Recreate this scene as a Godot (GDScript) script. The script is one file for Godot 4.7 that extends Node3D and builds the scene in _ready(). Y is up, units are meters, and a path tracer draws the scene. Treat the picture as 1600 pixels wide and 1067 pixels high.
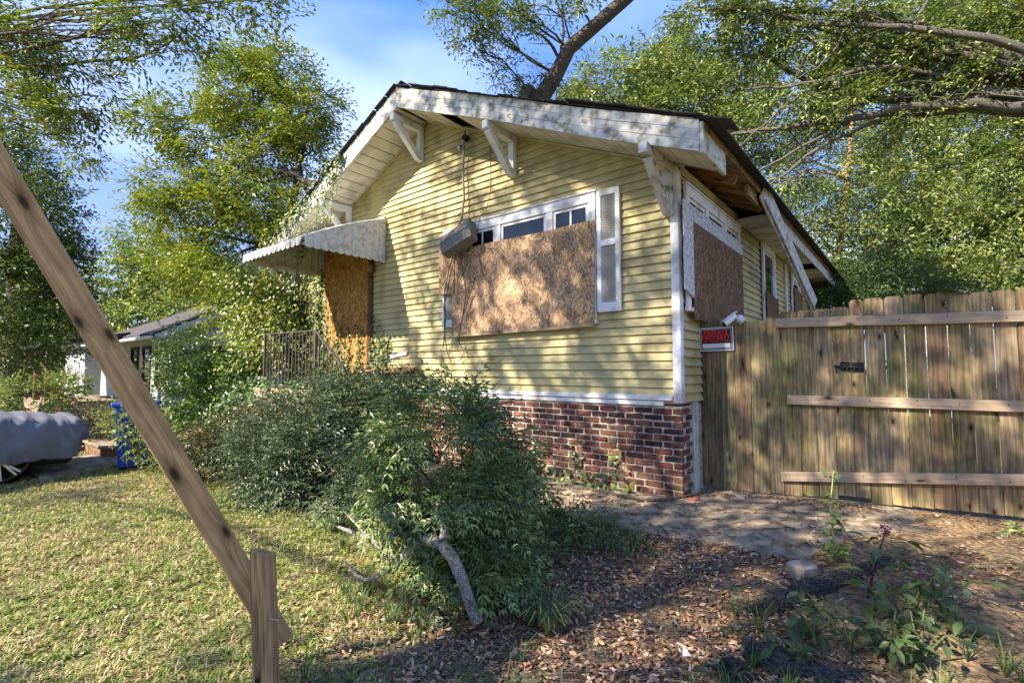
extends Node3D
# An abandoned yellow bungalow behind its yard: camera, sky and sun first, then the setting, the house, the things, the plants.

var rng := RandomNumberGenerator.new()
var M := {}
var HOUSE := Transform3D(Basis(Vector3.UP, -0.6836), Vector3(1.673, 0, -4.95))   # x to the right along the front wall, z out of it
const F := 774.0
const PITCH := 0.06
var SUN := Vector3(-0.694, 0.624, 0.359)

# ---------------------------------------------------------------- mesh building
class MB:
	var v := PackedVector3Array()
	var n := PackedVector3Array()
	var t := PackedVector2Array()
	var c := PackedColorArray()
	func one(p: Vector3, nn: Vector3, uv: Vector2, col: Color) -> void:
		v.append(p); n.append(nn); t.append(uv); c.append(col)
	func tri(a: Vector3, b: Vector3, d: Vector3, col := Color.WHITE, ua := Vector2.ZERO, ub := Vector2.ZERO, ud := Vector2.ZERO) -> void:
		var nn := (b - a).cross(d - a).normalized()
		one(a, nn, ua, col); one(d, nn, ud, col); one(b, nn, ub, col)
	func quad(a: Vector3, b: Vector3, d: Vector3, e: Vector3, col := Color.WHITE, ua := Vector2.ZERO, ub := Vector2.ZERO, ud := Vector2.ZERO, ue := Vector2.ZERO) -> void:
		tri(a, b, d, col, ua, ub, ud); tri(a, d, e, col, ua, ud, ue)
	func tri_n(p: Array, nn: Array, uv: Array, col: Color) -> void:
		one(p[0], nn[0], uv[0], col); one(p[2], nn[2], uv[2], col); one(p[1], nn[1], uv[1], col)
	func mesh() -> ArrayMesh:
		var a := []
		a.resize(Mesh.ARRAY_MAX)
		a[Mesh.ARRAY_VERTEX] = v; a[Mesh.ARRAY_NORMAL] = n; a[Mesh.ARRAY_TEX_UV] = t; a[Mesh.ARRAY_COLOR] = c
		var m := ArrayMesh.new()
		m.add_surface_from_arrays(Mesh.PRIMITIVE_TRIANGLES, a)
		return m
	# a box with chamfered edges; the grain of its texture runs along axis g
	func box(T: Transform3D, s: Vector3, ch := 0.0, col := Color.WHITE, g := 0, off := Vector2.ZERO) -> void:
		var h := s * 0.5
		ch = minf(ch, minf(h.x, minf(h.y, h.z)) * 0.45)
		var k := func(p: Vector3) -> Vector2: return Vector2(p[g] * 0.5 + off.x, (p[(g + 1) % 3] + p[(g + 2) % 3]) / 0.3 + off.y)
		var face := func(q: Array) -> void:
			var w := []
			for p in q: w.append(T * p)
			var nn: Vector3 = (q[1] - q[0]).cross(q[2] - q[0])
			if nn.dot((q[0] + q[1] + q[2]) / 3.0) < 0.0:
				q.reverse(); w.reverse()
			for i in range(1, q.size() - 1):
				tri(w[0], w[i], w[i + 1], col, k.call(q[0]), k.call(q[i]), k.call(q[i + 1]))
		for ax in 3:
			var b1 := (ax + 1) % 3
			var b2 := (ax + 2) % 3
			for sg in [-1.0, 1.0]:
				var q := []
				for cc in [[-1.0, -1.0], [1.0, -1.0], [1.0, 1.0], [-1.0, 1.0]]:
					var p := Vector3.ZERO
					p[ax] = sg * h[ax]; p[b1] = cc[0] * (h[b1] - ch); p[b2] = cc[1] * (h[b2] - ch)
					q.append(p)
				face.call(q)
		if ch <= 0.0: return
		for ax in 3:
			var b1 := (ax + 1) % 3
			var b2 := (ax + 2) % 3
			for s1 in [-1.0, 1.0]:
				for s2 in [-1.0, 1.0]:
					var q := []
					for cc in [[-1.0, 0], [1.0, 0], [1.0, 1], [-1.0, 1]]:
						var p := Vector3.ZERO
						p[ax] = cc[0] * (h[ax] - ch)
						p[b1] = s1 * (h[b1] - (ch if cc[1] == 1 else 0.0)); p[b2] = s2 * (h[b2] - (0.0 if cc[1] == 1 else ch))
						q.append(p)
					face.call(q)
		for sx in [-1.0, 1.0]:
			for sy in [-1.0, 1.0]:
				for sz in [-1.0, 1.0]:
					face.call([Vector3(sx * h.x, sy * (h.y - ch), sz * (h.z - ch)), Vector3(sx * (h.x - ch), sy * h.y, sz * (h.z - ch)), Vector3(sx * (h.x - ch), sy * (h.y - ch), sz * h.z)])
	# a box from its corner to its corner
	func slab(lo: Vector3, hi: Vector3, ch := 0.0, col := Color.WHITE, g := 0, off := Vector2.ZERO) -> void:
		box(Transform3D(Basis(), (lo + hi) * 0.5), hi - lo, ch, col, g, off)
	# a bar of a rectangular section from a to b; up is the direction of its height
	func bar(a: Vector3, b: Vector3, wide: float, high: float, up := Vector3.UP, ch := 0.0, col := Color.WHITE, off := Vector2.ZERO) -> void:
		var x := (b - a).normalized()
		var z := x.cross(up).normalized()
		box(Transform3D(Basis(x, z.cross(x), z), (a + b) * 0.5), Vector3(a.distance_to(b), high, wide), ch, col, 0, off)
	# a round tapered tube through points
	func tube(p: Array, r: Array, sides := 6, col := Color.WHITE, vscale := 1.0, caps := true) -> void:
		var rings := []
		var norms := []
		var side := Vector3.ZERO
		var run := 0.0
		var runs := []
		for i in p.size():
			var d: Vector3 = (p[mini(i + 1, p.size() - 1)] - p[maxi(i - 1, 0)]).normalized()
			if side == Vector3.ZERO: side = d.cross(Vector3.UP if absf(d.y) < 0.9 else Vector3.RIGHT).normalized()
			side = (side - d * side.dot(d)).normalized()
			var other := d.cross(side)
			var ring := []
			var nr := []
			for k in sides + 1:
				var a := TAU * k / sides
				var o := side * cos(a) + other * sin(a)
				ring.append(p[i] + o * r[i]); nr.append(o)
			rings.append(ring); norms.append(nr)
			if i > 0: run += p[i].distance_to(p[i - 1])
			runs.append(run * vscale)
		for i in p.size() - 1:
			for k in sides:
				var ua := Vector2(runs[i], float(k) / sides); var ub := Vector2(runs[i], float(k + 1) / sides)
				var uc := Vector2(runs[i + 1], float(k + 1) / sides); var ud := Vector2(runs[i + 1], float(k) / sides)
				tri_n([rings[i][k], rings[i][k + 1], rings[i + 1][k + 1]], [norms[i][k], norms[i][k + 1], norms[i + 1][k + 1]], [ua, ub, uc], col)
				tri_n([rings[i][k], rings[i + 1][k + 1], rings[i + 1][k]], [norms[i][k], norms[i + 1][k + 1], norms[i + 1][k]], [ua, uc, ud], col)
		if caps:
			for k in sides:
				tri(p[0], rings[0][k + 1], rings[0][k], col, Vector2(0.5, 0.5), Vector2(0.6, 0.5), Vector2(0.5, 0.6))
				tri(p[-1], rings[-1][k], rings[-1][k + 1], col, Vector2(0.5, 0.5), Vector2(0.6, 0.5), Vector2(0.5, 0.6))
	# a smooth sheet over rows of points; the outside is on the left of (along the row) x (to the next row)
	func sheet(rows: Array, cols: Array = [], uvs := 1.0) -> void:
		var nr := []
		for i in rows.size():
			var line := []
			for j in rows[i].size():
				var du: Vector3 = rows[i][mini(j + 1, rows[i].size() - 1)] - rows[i][maxi(j - 1, 0)]
				var dv: Vector3 = rows[mini(i + 1, rows.size() - 1)][j] - rows[maxi(i - 1, 0)][j]
				line.append(du.cross(dv).normalized())
			nr.append(line)
		for i in rows.size() - 1:
			for j in rows[i].size() - 1:
				var idx := [[i, j], [i, j + 1], [i + 1, j + 1], [i + 1, j]]
				for tr in [[0, 1, 2], [0, 2, 3]]:
					for s in [0, 2, 1]:
						var q: Array = idx[tr[s]]
						one(rows[q[0]][q[1]], nr[q[0]][q[1]], Vector2(q[1], q[0]) * uvs, cols[q[0]][q[1]] if cols else Color.WHITE)

func R(a: float, b: float) -> float: return rng.randf_range(a, b)
func V(x: float, y: float, z: float) -> Vector3: return Vector3(x, y, z)
func H(x: float, y: float, z: float) -> Vector3: return HOUSE * Vector3(x, y, z)
func off() -> Vector2: return Vector2(R(0, 7), R(0, 7))

func part(parent: Node3D, called: String, m: MB, material: Material, label := "") -> MeshInstance3D:
	var o := MeshInstance3D.new()
	o.name = called
	o.mesh = m.mesh()
	o.material_override = material
	parent.add_child(o, true)
	if label: o.set_meta("label", label)
	return o
func group_part(parent: Node3D, called: String, label := "") -> Node3D:
	var o := Node3D.new()
	o.name = called
	parent.add_child(o, true)
	if label: o.set_meta("label", label)
	return o
func tag(o: Node3D, label: String, category: String, group := "", kind := "") -> void:
	o.set_meta("label", label)
	o.set_meta("category", category)
	if group: o.set_meta("group", group)
	if kind: o.set_meta("kind", kind)
func thing(called: String, label: String, category: String, T := Transform3D(), group := "", kind := "") -> Node3D:
	var o := Node3D.new()
	o.name = called
	add_child(o, true)
	o.transform = T
	tag(o, label, category, group, kind)
	return o
func struct(called: String, m: MB, material: Material, label := "") -> MeshInstance3D:
	var o := part(self, called, m, material, label)
	o.set_meta("kind", "structure")
	return o

func many(parent: Node3D, called: String, m: Mesh, material: Material, at: Array, tints: Array, stuff := true) -> MultiMeshInstance3D:
	var mm := MultiMesh.new()
	mm.transform_format = MultiMesh.TRANSFORM_3D
	mm.use_colors = true
	mm.mesh = m
	mm.instance_count = at.size()
	for i in at.size():
		mm.set_instance_transform(i, at[i])
		mm.set_instance_color(i, tints[i])
	var o := MultiMeshInstance3D.new()
	o.name = called
	o.multimesh = mm
	o.material_override = material
	parent.add_child(o, true)
	if stuff: o.set_meta("kind", "stuff")
	return o

# ---------------------------------------------------------------- textures and materials
func picture(w: int, h: int, f: Callable) -> ImageTexture:
	var d := PackedByteArray()
	d.resize(w * h * 3)
	var i := 0
	for y in h:
		for x in w:
			var c: Color = f.call(x, y)
			d[i] = clampi(int(c.r * 255.0), 0, 255); d[i + 1] = clampi(int(c.g * 255.0), 0, 255); d[i + 2] = clampi(int(c.b * 255.0), 0, 255)
			i += 3
	return ImageTexture.create_from_image(Image.create_from_data(w, h, false, Image.FORMAT_RGB8, d))

func noise(freq: float, octaves := 4, s := 1, type := FastNoiseLite.TYPE_SIMPLEX_SMOOTH) -> FastNoiseLite:
	var f := FastNoiseLite.new()
	f.noise_type = type
	f.frequency = freq
	f.seed = s
	f.fractal_octaves = octaves
	return f
func noise_tex(freq: float, lo: Color, hi: Color, size := 512, octaves := 5, s := 3, mid := Color(0, 0, 0, 0)) -> NoiseTexture2D:
	var t := NoiseTexture2D.new()
	t.noise = noise(freq, octaves, s)
	t.width = size; t.height = size
	t.seamless = true
	var g := Gradient.new()
	g.set_color(0, lo); g.set_color(1, hi)
	if mid.a > 0.0: g.add_point(0.5, mid)
	t.color_ramp = g
	return t

func wood_picture(s: int, contrast: float, knots: int, big := 1.0) -> ImageTexture:
	var r := RandomNumberGenerator.new()
	r.seed = s
	var fine := noise(0.09, 3, s)
	var broad := noise(0.02, 2, s + 5)
	var ks := []
	for i in knots: ks.append([r.randf_range(20, 1000), r.randf_range(14, 242), r.randf_range(6, 11) * big])
	return picture(1024, 256, func(x: int, y: int) -> Color:
		var yy := float(y)
		var dark := 0.0
		for k in ks:
			var dx: float = x - k[0]
			var dy: float = y - k[1]
			var q: float = dx * dx / (k[2] * k[2] * 12.0) + dy * dy / (k[2] * k[2] * 3.0)
			if q < 6.0:
				yy += k[2] * 1.6 * exp(-q) * signf(dy)
				var e := sqrt(dx * dx / 2.2 + dy * dy) / float(k[2])
				dark = maxf(dark, 0.28 * smoothstep(1.1, 0.4, e) + 0.36 * exp(-e * e * 0.45))
		var a := fine.get_noise_2d(x * 0.03, yy * 2.2)
		var ring := sin(yy * 0.16 + 5.0 * broad.get_noise_2d(x * 0.12, yy * 0.6))
		var val := 0.86 + contrast * (0.28 * a + 0.10 * ring + 0.16 * broad.get_noise_2d(x * 0.5, y * 0.7))
		val *= 1.0 - minf(dark, 0.75)
		return Color(val, val * (0.985 - dark * 0.1), val * (0.97 - dark * 0.2)))

func osb_picture(s: int, base: Color) -> ImageTexture:
	var r := RandomNumberGenerator.new()
	r.seed = s
	var d := PackedByteArray()
	var n := 512
	var wet := noise(0.012, 3, s)
	d.resize(n * n * 3)
	for i in n * n:
		d[i * 3] = int(base.r * 190); d[i * 3 + 1] = int(base.g * 190); d[i * 3 + 2] = int(base.b * 190)
	for k in 3600:
		var cx := r.randf_range(0, n); var cy := r.randf_range(0, n)
		var a := r.randfn(1.57, 0.8)
		var l := r.randf_range(10, 26); var w := r.randf_range(1.5, 4.0)
		var tone := r.randf_range(0.62, 1.12)
		var warm := r.randf_range(-0.05, 0.05)
		var ca := cos(a); var sa := sin(a)
		var i := -l
		while i <= l:
			var j := -w
			while j <= w:
				var x := posmod(int(cx + i * ca - j * sa), n); var y := posmod(int(cy + i * sa + j * ca), n)
				var q := (y * n + x) * 3
				var e := tone * (0.80 if absf(j) > w - 0.8 else 1.0)
				d[q] = clampi(int(base.r * 255.0 * (e + warm)), 0, 255); d[q + 1] = clampi(int(base.g * 255.0 * e), 0, 255); d[q + 2] = clampi(int(base.b * 255.0 * (e - warm)), 0, 255)
				j += 0.8
			i += 0.8
	for y in n:
		for x in n:   # weather stains
			var k := 1.0 - 0.10 * smoothstep(-0.05, 0.4, wet.get_noise_2d(absf(x - 256.0), absf(y - 256.0)))
			for c in 3: d[(y * n + x) * 3 + c] = int(d[(y * n + x) * 3 + c] * k)
	return ImageTexture.create_from_image(Image.create_from_data(n, n, false, Image.FORMAT_RGB8, d))

func lin(r: float, g: float, b: float) -> Color: return Color(r, g, b).linear_to_srgb()

func mat(called: String, col: Color, rough := 0.8, tex: Texture2D = null, bump: Texture2D = null, depth := 0.0, tri := 0.0, world := false) -> StandardMaterial3D:
	var m := StandardMaterial3D.new()
	m.resource_name = called
	m.albedo_color = col
	m.roughness = rough
	m.metallic_specular = 0.4
	m.vertex_color_use_as_albedo = true
	if tex: m.albedo_texture = tex
	if bump:
		m.heightmap_enabled = true
		m.heightmap_texture = bump
		m.heightmap_scale = depth
	if tri > 0.0:
		m.uv1_triplanar = true
		m.uv1_world_triplanar = world
		m.uv1_scale = Vector3.ONE * tri
	M[called] = m
	return m
func leaf_mat(called: String, rough := 0.38, back := 0.75) -> void:
	var m := mat(called, Color.WHITE, rough)
	m.backlight_enabled = true
	m.backlight = Color(back, back, back * 0.55)

func make_materials() -> void:
	var grain := wood_picture(4, 0.8, 5)
	var grain2 := wood_picture(9, 0.4, 5)
	var knotty := wood_picture(13, 0.6, 9, 1.4)
	var speck := noise_tex(0.04, Color(0.62, 0.62, 0.62), Color(1.12, 1.1, 1.08), 512, 6, 11, Color(0.95, 0.95, 0.94))
	var blotch := noise_tex(0.012, Color(0.72, 0.71, 0.68), Color(1, 1, 1), 512, 5, 21, Color(0.96, 0.96, 0.95))
	var rough := noise_tex(0.06, Color.BLACK, Color.WHITE, 512, 5, 8)
	var osb := osb_picture(2, Color(0.80, 0.70, 0.58))
	mat("fence_wood", lin(0.37, 0.285, 0.18), 0.88, grain, grain, 0.4)
	mat("rail_wood", lin(0.55, 0.425, 0.29), 0.85, grain2, grain2, 0.3)
	mat("brace_wood", lin(0.56, 0.355, 0.155), 0.8, knotty, knotty, 0.35)
	mat("post_wood", lin(0.50, 0.32, 0.15), 0.9, grain, grain, 1.2)
	mat("old_wood", lin(0.36, 0.24, 0.14), 0.9, grain, grain, 0.5)
	mat("siding", lin(0.55, 0.472, 0.235), 0.62, blotch, rough, 0.05, 0.35)
	mat("white_paint", lin(0.76, 0.76, 0.78), 0.6, blotch, rough, 0.06, 0.5)
	mat("dirty_white", lin(0.62, 0.61, 0.58), 0.7, noise_tex(0.02, Color(0.45, 0.47, 0.38), Color(1, 1, 1), 512, 6, 31, Color(0.92, 0.92, 0.91)), rough, 0.15, 0.7)
	mat("soffit", lin(0.70, 0.66, 0.57), 0.7, blotch, null, 0, 0.4)
	mat("osb", lin(1.0, 0.87, 0.75), 0.9, osb, osb, 0.25)
	mat("osb_fresh", lin(0.97, 0.63, 0.24), 0.85, osb, osb, 0.3)
	mat("osb_brown", lin(0.42, 0.30, 0.24), 0.92, osb, osb, 0.3)
	mat("spray_paint", lin(0.62, 0.62, 0.62), 0.8, noise_tex(0.05, Color(0.55, 0.54, 0.53), Color(1, 1, 1), 256, 5, 5, Color(0.9, 0.9, 0.9)), rough, 0.1, 1.4)
	mat("brick", Color.WHITE, 0.92, noise_tex(0.014, Color(0.25, 0.25, 0.26), Color(1.2, 1.15, 1.08), 512, 7, 41, Color(0.8, 0.77, 0.75)), rough, 0.8, 1.1, true)
	mat("mortar", lin(0.60, 0.53, 0.47), 0.95, noise_tex(0.02, Color(0.35, 0.33, 0.31), Color(1.1, 1.1, 1.1), 512, 6, 43, Color(0.85, 0.84, 0.83)), rough, 1.2, 1.3, true)
	mat("shingle", lin(0.055, 0.05, 0.05), 0.95, speck, rough, 0.5, 3.0)
	mat("bark", lin(0.17, 0.14, 0.115), 0.95, noise_tex(0.03, Color(0.35, 0.33, 0.3), Color(1.15, 1.15, 1.12), 512, 5, 51, Color(0.8, 0.8, 0.78)), rough, 2.0, 1.6)
	mat("pale_bark", lin(0.22, 0.205, 0.185), 0.95, noise_tex(0.025, Color(0.25, 0.23, 0.2), Color(1.15, 1.15, 1.15), 512, 5, 53, Color(0.8, 0.78, 0.74)), rough, 1.2, 3.0)
	mat("char_bark", lin(0.12, 0.105, 0.095), 0.95, noise_tex(0.03, Color(0.2, 0.2, 0.2), Color(2.2, 2.1, 2.0), 512, 6, 55, Color(0.7, 0.7, 0.7)), rough, 2.0)
	M.char_bark.uv1_scale = Vector3(1.6, 2.0, 1.0)
	mat("lichen_bark", lin(0.48, 0.46, 0.43), 0.95, noise_tex(0.035, Color(0.15, 0.13, 0.11), Color(1.2, 1.2, 1.25), 512, 5, 57, Color(0.85, 0.82, 0.78)), rough, 1.2, 4.0)
	mat("ground", Color.WHITE, 0.98, noise_tex(0.03, Color(0.45, 0.42, 0.4), Color(1.25, 1.2, 1.1), 1024, 6, 61, Color(0.85, 0.84, 0.8)), rough, 2.0, 0.7, true)
	mat("concrete", lin(0.34, 0.275, 0.20), 0.93, noise_tex(0.012, Color(0.42, 0.40, 0.37), Color(1.12, 1.1, 1.06), 1024, 7, 71, Color(0.86, 0.85, 0.82)), rough, 0.12, 0.45, true)
	mat("glass", Color(0.02, 0.025, 0.03), 0.04)
	M.glass.metallic_specular = 0.9
	mat("dark", lin(0.015, 0.014, 0.013), 0.7)
	mat("black_iron", lin(0.02, 0.02, 0.021), 0.5, speck, null, 0, 3.0)
	mat("rust_iron", lin(0.085, 0.07, 0.065), 0.65, speck, rough, 0.1, 4.0)
	mat("awning_metal", lin(0.60, 0.60, 0.56), 0.5, blotch, null, 0, 1.2)
	mat("sign_white", lin(0.62, 0.63, 0.64), 0.5)
	mat("sign_black", lin(0.012, 0.012, 0.013), 0.45)
	mat("sign_red", lin(0.72, 0.015, 0.02), 0.45)
	mat("camera_plastic", lin(0.66, 0.67, 0.70), 0.4)
	mat("bin_plastic", lin(0.015, 0.075, 0.36), 0.45)
	mat("tarp", lin(0.12, 0.125, 0.145), 0.5)
	mat("rubber", lin(0.02, 0.02, 0.02), 0.8)
	mat("chrome", lin(0.55, 0.56, 0.57), 0.3)
	M.chrome.metallic = 0.8
	mat("plain", Color.WHITE, 0.8, speck, rough, 0.2, 1.0)
	mat("grass", Color.WHITE, 0.6)
	M.grass.backlight_enabled = true
	M.grass.backlight = Color(0.5, 0.5, 0.3)
	mat("litter", Color.WHITE, 0.75)
	leaf_mat("leaf")
	leaf_mat("shiny_leaf", 0.3, 0.4)

# ---------------------------------------------------------------- leaves
func leaf(m: MB, at: Vector3, d: Vector3, up: Vector3, l: float, w: float, fold := 0.25, col := Color.WHITE) -> void:
	var x := d.normalized()
	var z := x.cross(up).normalized()
	var y := z.cross(x)
	var tip := at + x * l - y * l * 0.12
	var mid := at + x * l * 0.45
	var a := mid + z * w * 0.5 + y * w * fold
	var b := mid - z * w * 0.5 + y * w * fold
	m.tri(at, tip, a, col)
	m.tri(at, b, tip, col)

func oak_spray(seed_: int, count: int, l: float, w: float, reach: float, flat := 0.5) -> Mesh:
	var r := RandomNumberGenerator.new()
	r.seed = seed_
	var m := MB.new()
	for i in count:
		var s := float(i + 1) / count * reach
		var at := Vector3(s, -0.18 * s * s / reach + r.randf_range(-0.3, 0.3) * flat * reach * 0.5, r.randf_range(-0.5, 0.5) * reach * 0.75)
		var a := r.randf_range(-1.4, 1.4)
		var d := Vector3(cos(a), r.randf_range(-0.7, 0.35), sin(a))
		var g := r.randf_range(0.8, 1.15)
		leaf(m, at, d, Vector3(r.randf_range(-0.6, 0.6), 1, r.randf_range(-0.6, 0.6)), l * r.randf_range(0.5, 1.4), w * r.randf_range(0.6, 1.3), 0.2, Color(g, g, g))
	return m.mesh()
func pinnate_spray(seed_: int, l: float, w: float) -> Mesh:   # a compound leaf of narrow leaflets
	var r := RandomNumberGenerator.new()
	r.seed = seed_
	var m := MB.new()
	for b in 3:
		var a0 := (b - 1) * 0.75 + r.randf_range(-0.15, 0.15)
		var dir := Vector3(cos(a0), 0.12, sin(a0))
		var at := Vector3(0.05, 0, 0)
		var reach := 0.24 if b == 1 else 0.17
		for i in 4:
			var s := reach * (i + 1) / 4.0
			var p := at + dir * s + Vector3.DOWN * s * s * 1.6
			for sg in [-1.0, 1.0]:
				var a: float = a0 + sg * r.randf_range(0.5, 0.95)
				var g := r.randf_range(0.85, 1.15)
				leaf(m, p, Vector3(cos(a), -0.25 - s, sin(a)), Vector3(0, 1, 0), l * r.randf_range(0.8, 1.15), w, 0.18, Color(g, g, g))
		leaf(m, at + dir * reach + Vector3.DOWN * reach * reach * 1.6, dir + Vector3.DOWN * 0.5, Vector3.UP, l, w, 0.18)
	return m.mesh()
func ivy_leaf(l: float) -> Mesh:
	var m := MB.new()
	var p := [Vector2(0, 0), Vector2(0.15, -0.42), Vector2(0.5, -0.5), Vector2(0.55, -0.26), Vector2(1.0, 0), Vector2(0.55, 0.26), Vector2(0.5, 0.5), Vector2(0.15, 0.42)]
	var c := Vector3(0.4 * l, 0.04 * l, 0)
	for i in 8:
		var a: Vector2 = p[i] * l
		var b: Vector2 = p[(i + 1) % 8] * l
		m.tri(c, Vector3(b.x, -0.06 * l * b.length() / l, b.y), Vector3(a.x, -0.06 * l * a.length() / l, a.y))
	return m.mesh()
func ovate(m: MB, T: Transform3D, l: float, w: float, col := Color.WHITE, bend := 0.2) -> void:   # one broad leaf, eight faces
	var e := []
	for k in 5:
		var s := k / 4.0
		e.append([s, [0.0, 0.42, 0.5, 0.30, 0.0][k]])
	for k in 4:
		var a := Vector3(e[k][0] * l, -bend * l * e[k][0] * e[k][0], 0); var b := Vector3(e[k + 1][0] * l, -bend * l * e[k + 1][0] * e[k + 1][0], 0)
		for sg in [-1.0, 1.0]:
			var a2 := a + Vector3(0, e[k][1] * w * 0.25, sg * e[k][1] * w); var b2 := b + Vector3(0, e[k + 1][1] * w * 0.25, sg * e[k + 1][1] * w)
			if sg > 0.0: m.quad(T * a, T * a2, T * b2, T * b, col)
			else: m.quad(T * a, T * b, T * b2, T * a2, col)

func facing(at: Vector3, d: Vector3, s: float, roll := 0.6) -> Transform3D:
	var x := d.normalized()
	var up := Vector3(R(-roll, roll), 1, R(-roll, roll))
	var z := x.cross(up)
	if z.length() < 0.05: z = x.cross(Vector3.RIGHT)
	z = z.normalized()
	return Transform3D(Basis(x * s, z.cross(x) * s, z * s), at)

func pick(palette: Array) -> Color:
	var c: Color = palette[rng.randi() % palette.size()]
	var k := R(0.8, 1.2)
	return Color(c.r * k * R(0.94, 1.06), c.g * k, c.b * k * R(0.9, 1.1))

# points scattered in the crown's clumps: [position, outward direction]
func crown(blobs: Array, count: int, gap: float, freq: float, s: int, shell := 0.42) -> Array:
	var nz := noise(freq, 2, s)
	var total := 0.0
	for b in blobs: total += pow(b[1].x * b[1].y * b[1].z, 0.67)
	var out := []
	for b in blobs:
		var want := int(count * pow(b[1].x * b[1].y * b[1].z, 0.67) / total)
		var tries := 0
		while want > 0 and tries < want * 30 + 200:
			tries += 1
			var d := Vector3(rng.randfn(), rng.randfn(), rng.randfn()).normalized()
			var q := pow(rng.randf(), shell)
			var p: Vector3 = b[0] + d * q * b[1]
			if nz.get_noise_3dv(p * 10.0) < gap: continue
			out.append([p, d])
			want -= 1
	return out

func tree(called: String, label: String, trunk: Array, radii: Array, blobs: Array, count: int, gap: float, palette: Array, spray: Mesh, s: int, scale := 1.0, twigs := 6, bark := "bark", group := "", freq := 0.055, extra_limbs: Array = [], thick := 1.0) -> Node3D:
	rng.seed = s
	var t := thing(called, label, "tree", Transform3D(Basis(), trunk[0]), group)
	var o: Vector3 = trunk[0]
	var tm := MB.new()
	tm.tube(trunk.map(func(p): return p - o), radii, 10, Color.WHITE, 0.5)
	part(t, "trunk", tm, M[bark])
	var pts := crown(blobs, count, gap, freq, s)
	var lm := MB.new()
	for b in blobs:
		var best: Vector3 = trunk[-1]
		var br: float = radii[-1]
		for i in range(1, trunk.size()):
			if trunk[i].distance_to(b[0]) < best.distance_to(b[0]):
				best = trunk[i]; br = radii[i]
		var line := []
		var rr := []
		var bow := Vector3(R(-1, 1), R(-0.3, 0.9), R(-1, 1)) * best.distance_to(b[0]) * 0.13
		var n := 6
		var r0 := thick * clampf(br * 0.6, 0.02, 0.10 + 0.004 * best.distance_to(b[0]))
		for i in n + 1:
			var q := float(i) / n
			line.append(best.lerp(b[0], q) + bow * sin(PI * q) + Vector3(R(-1, 1), R(-1, 1), R(-1, 1)) * 0.06 - o)
			rr.append(lerpf(r0, 0.022 * thick, q))
		lm.tube(line, rr, 6, Color.WHITE, 0.5, false)
		var near := pts.filter(func(p): return (p[0] - b[0]).length() < maxf(b[1].x, b[1].y) * 1.05)
		for k in mini(twigs, near.size()):
			var e: Vector3 = near[rng.randi() % near.size()][0] - o
			var from: Vector3 = line[n - (k % 4)]
			var mid := from.lerp(e, 0.5) + Vector3(R(-1, 1), R(-0.2, 1.0), R(-1, 1)) * from.distance_to(e) * 0.14
			lm.tube([from, from.lerp(mid, 0.5) + Vector3(0, 0.03, 0), mid, mid.lerp(e, 0.55) + Vector3(0, 0.02, 0), e], [0.02 * scale, 0.016 * scale, 0.012 * scale, 0.008 * scale, 0.004 * scale], 4, Color.WHITE, 0.5, false)
	for l in extra_limbs:
		var fine := []
		var fr := []
		for i in l[0].size() - 1:
			for k in 4:
				var q := k / 4.0
				var p0: Vector3 = l[0][maxi(i - 1, 0)]; var p3: Vector3 = l[0][mini(i + 2, l[0].size() - 1)]
				fine.append(l[0][i].cubic_interpolate(l[0][i + 1], p0, p3, q) - o + V(R(-1, 1), R(-1, 1), R(-1, 1)) * 0.022)
				fr.append(lerpf(l[1][i], l[1][i + 1], q) * R(0.88, 1.12))
		fine.append(l[0][-1] - o); fr.append(l[1][-1])
		lm.tube(fine, fr, 8, Color.WHITE, 0.5, false)
		for k in range(3, fine.size(), 2):   # side twigs
			var e: Vector3 = fine[k] + V(R(-1, 1), R(-0.6, 0.9), R(-1, 1)).normalized() * R(0.4, 1.0)
			var md: Vector3 = fine[k].lerp(e, 0.5) + V(R(-0.1, 0.1), R(-0.1, 0.1), R(-0.1, 0.1))
			lm.tube([fine[k], md, e, e + (e - md) * 0.7 + V(0, R(-0.1, 0.1), 0)], [minf(fr[k] * 0.45, 0.022), 0.012, 0.008, 0.003], 4, Color.WHITE, 0.5, false)
	part(t, "limbs", lm, M[bark])
	var at := []
	var tints := []
	for p in pts:
		var d: Vector3 = p[1] * 0.7 + Vector3(R(-1, 1), R(-0.75, 0.45), R(-1, 1))
		at.append(facing(p[0] - o, d, scale * (R(0.6, 1.0) if rng.randf() < 0.5 else R(1.0, 1.5))))
		tints.append(pick(palette))
	many(t, "foliage", spray, M.leaf, at, tints)
	return t

# the point seen at a pixel of the 1600 wide photograph, so many metres in front of the lens
func at(px: float, py: float, depth: float) -> Vector3:
	var y := (533.5 - py) / F
	var d := Vector3((px - 800.0) / F, y * cos(PITCH) + sin(PITCH), y * sin(PITCH) - cos(PITCH))
	return Vector3(0, 1.45, 0) + d * (depth / -d.z)

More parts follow.
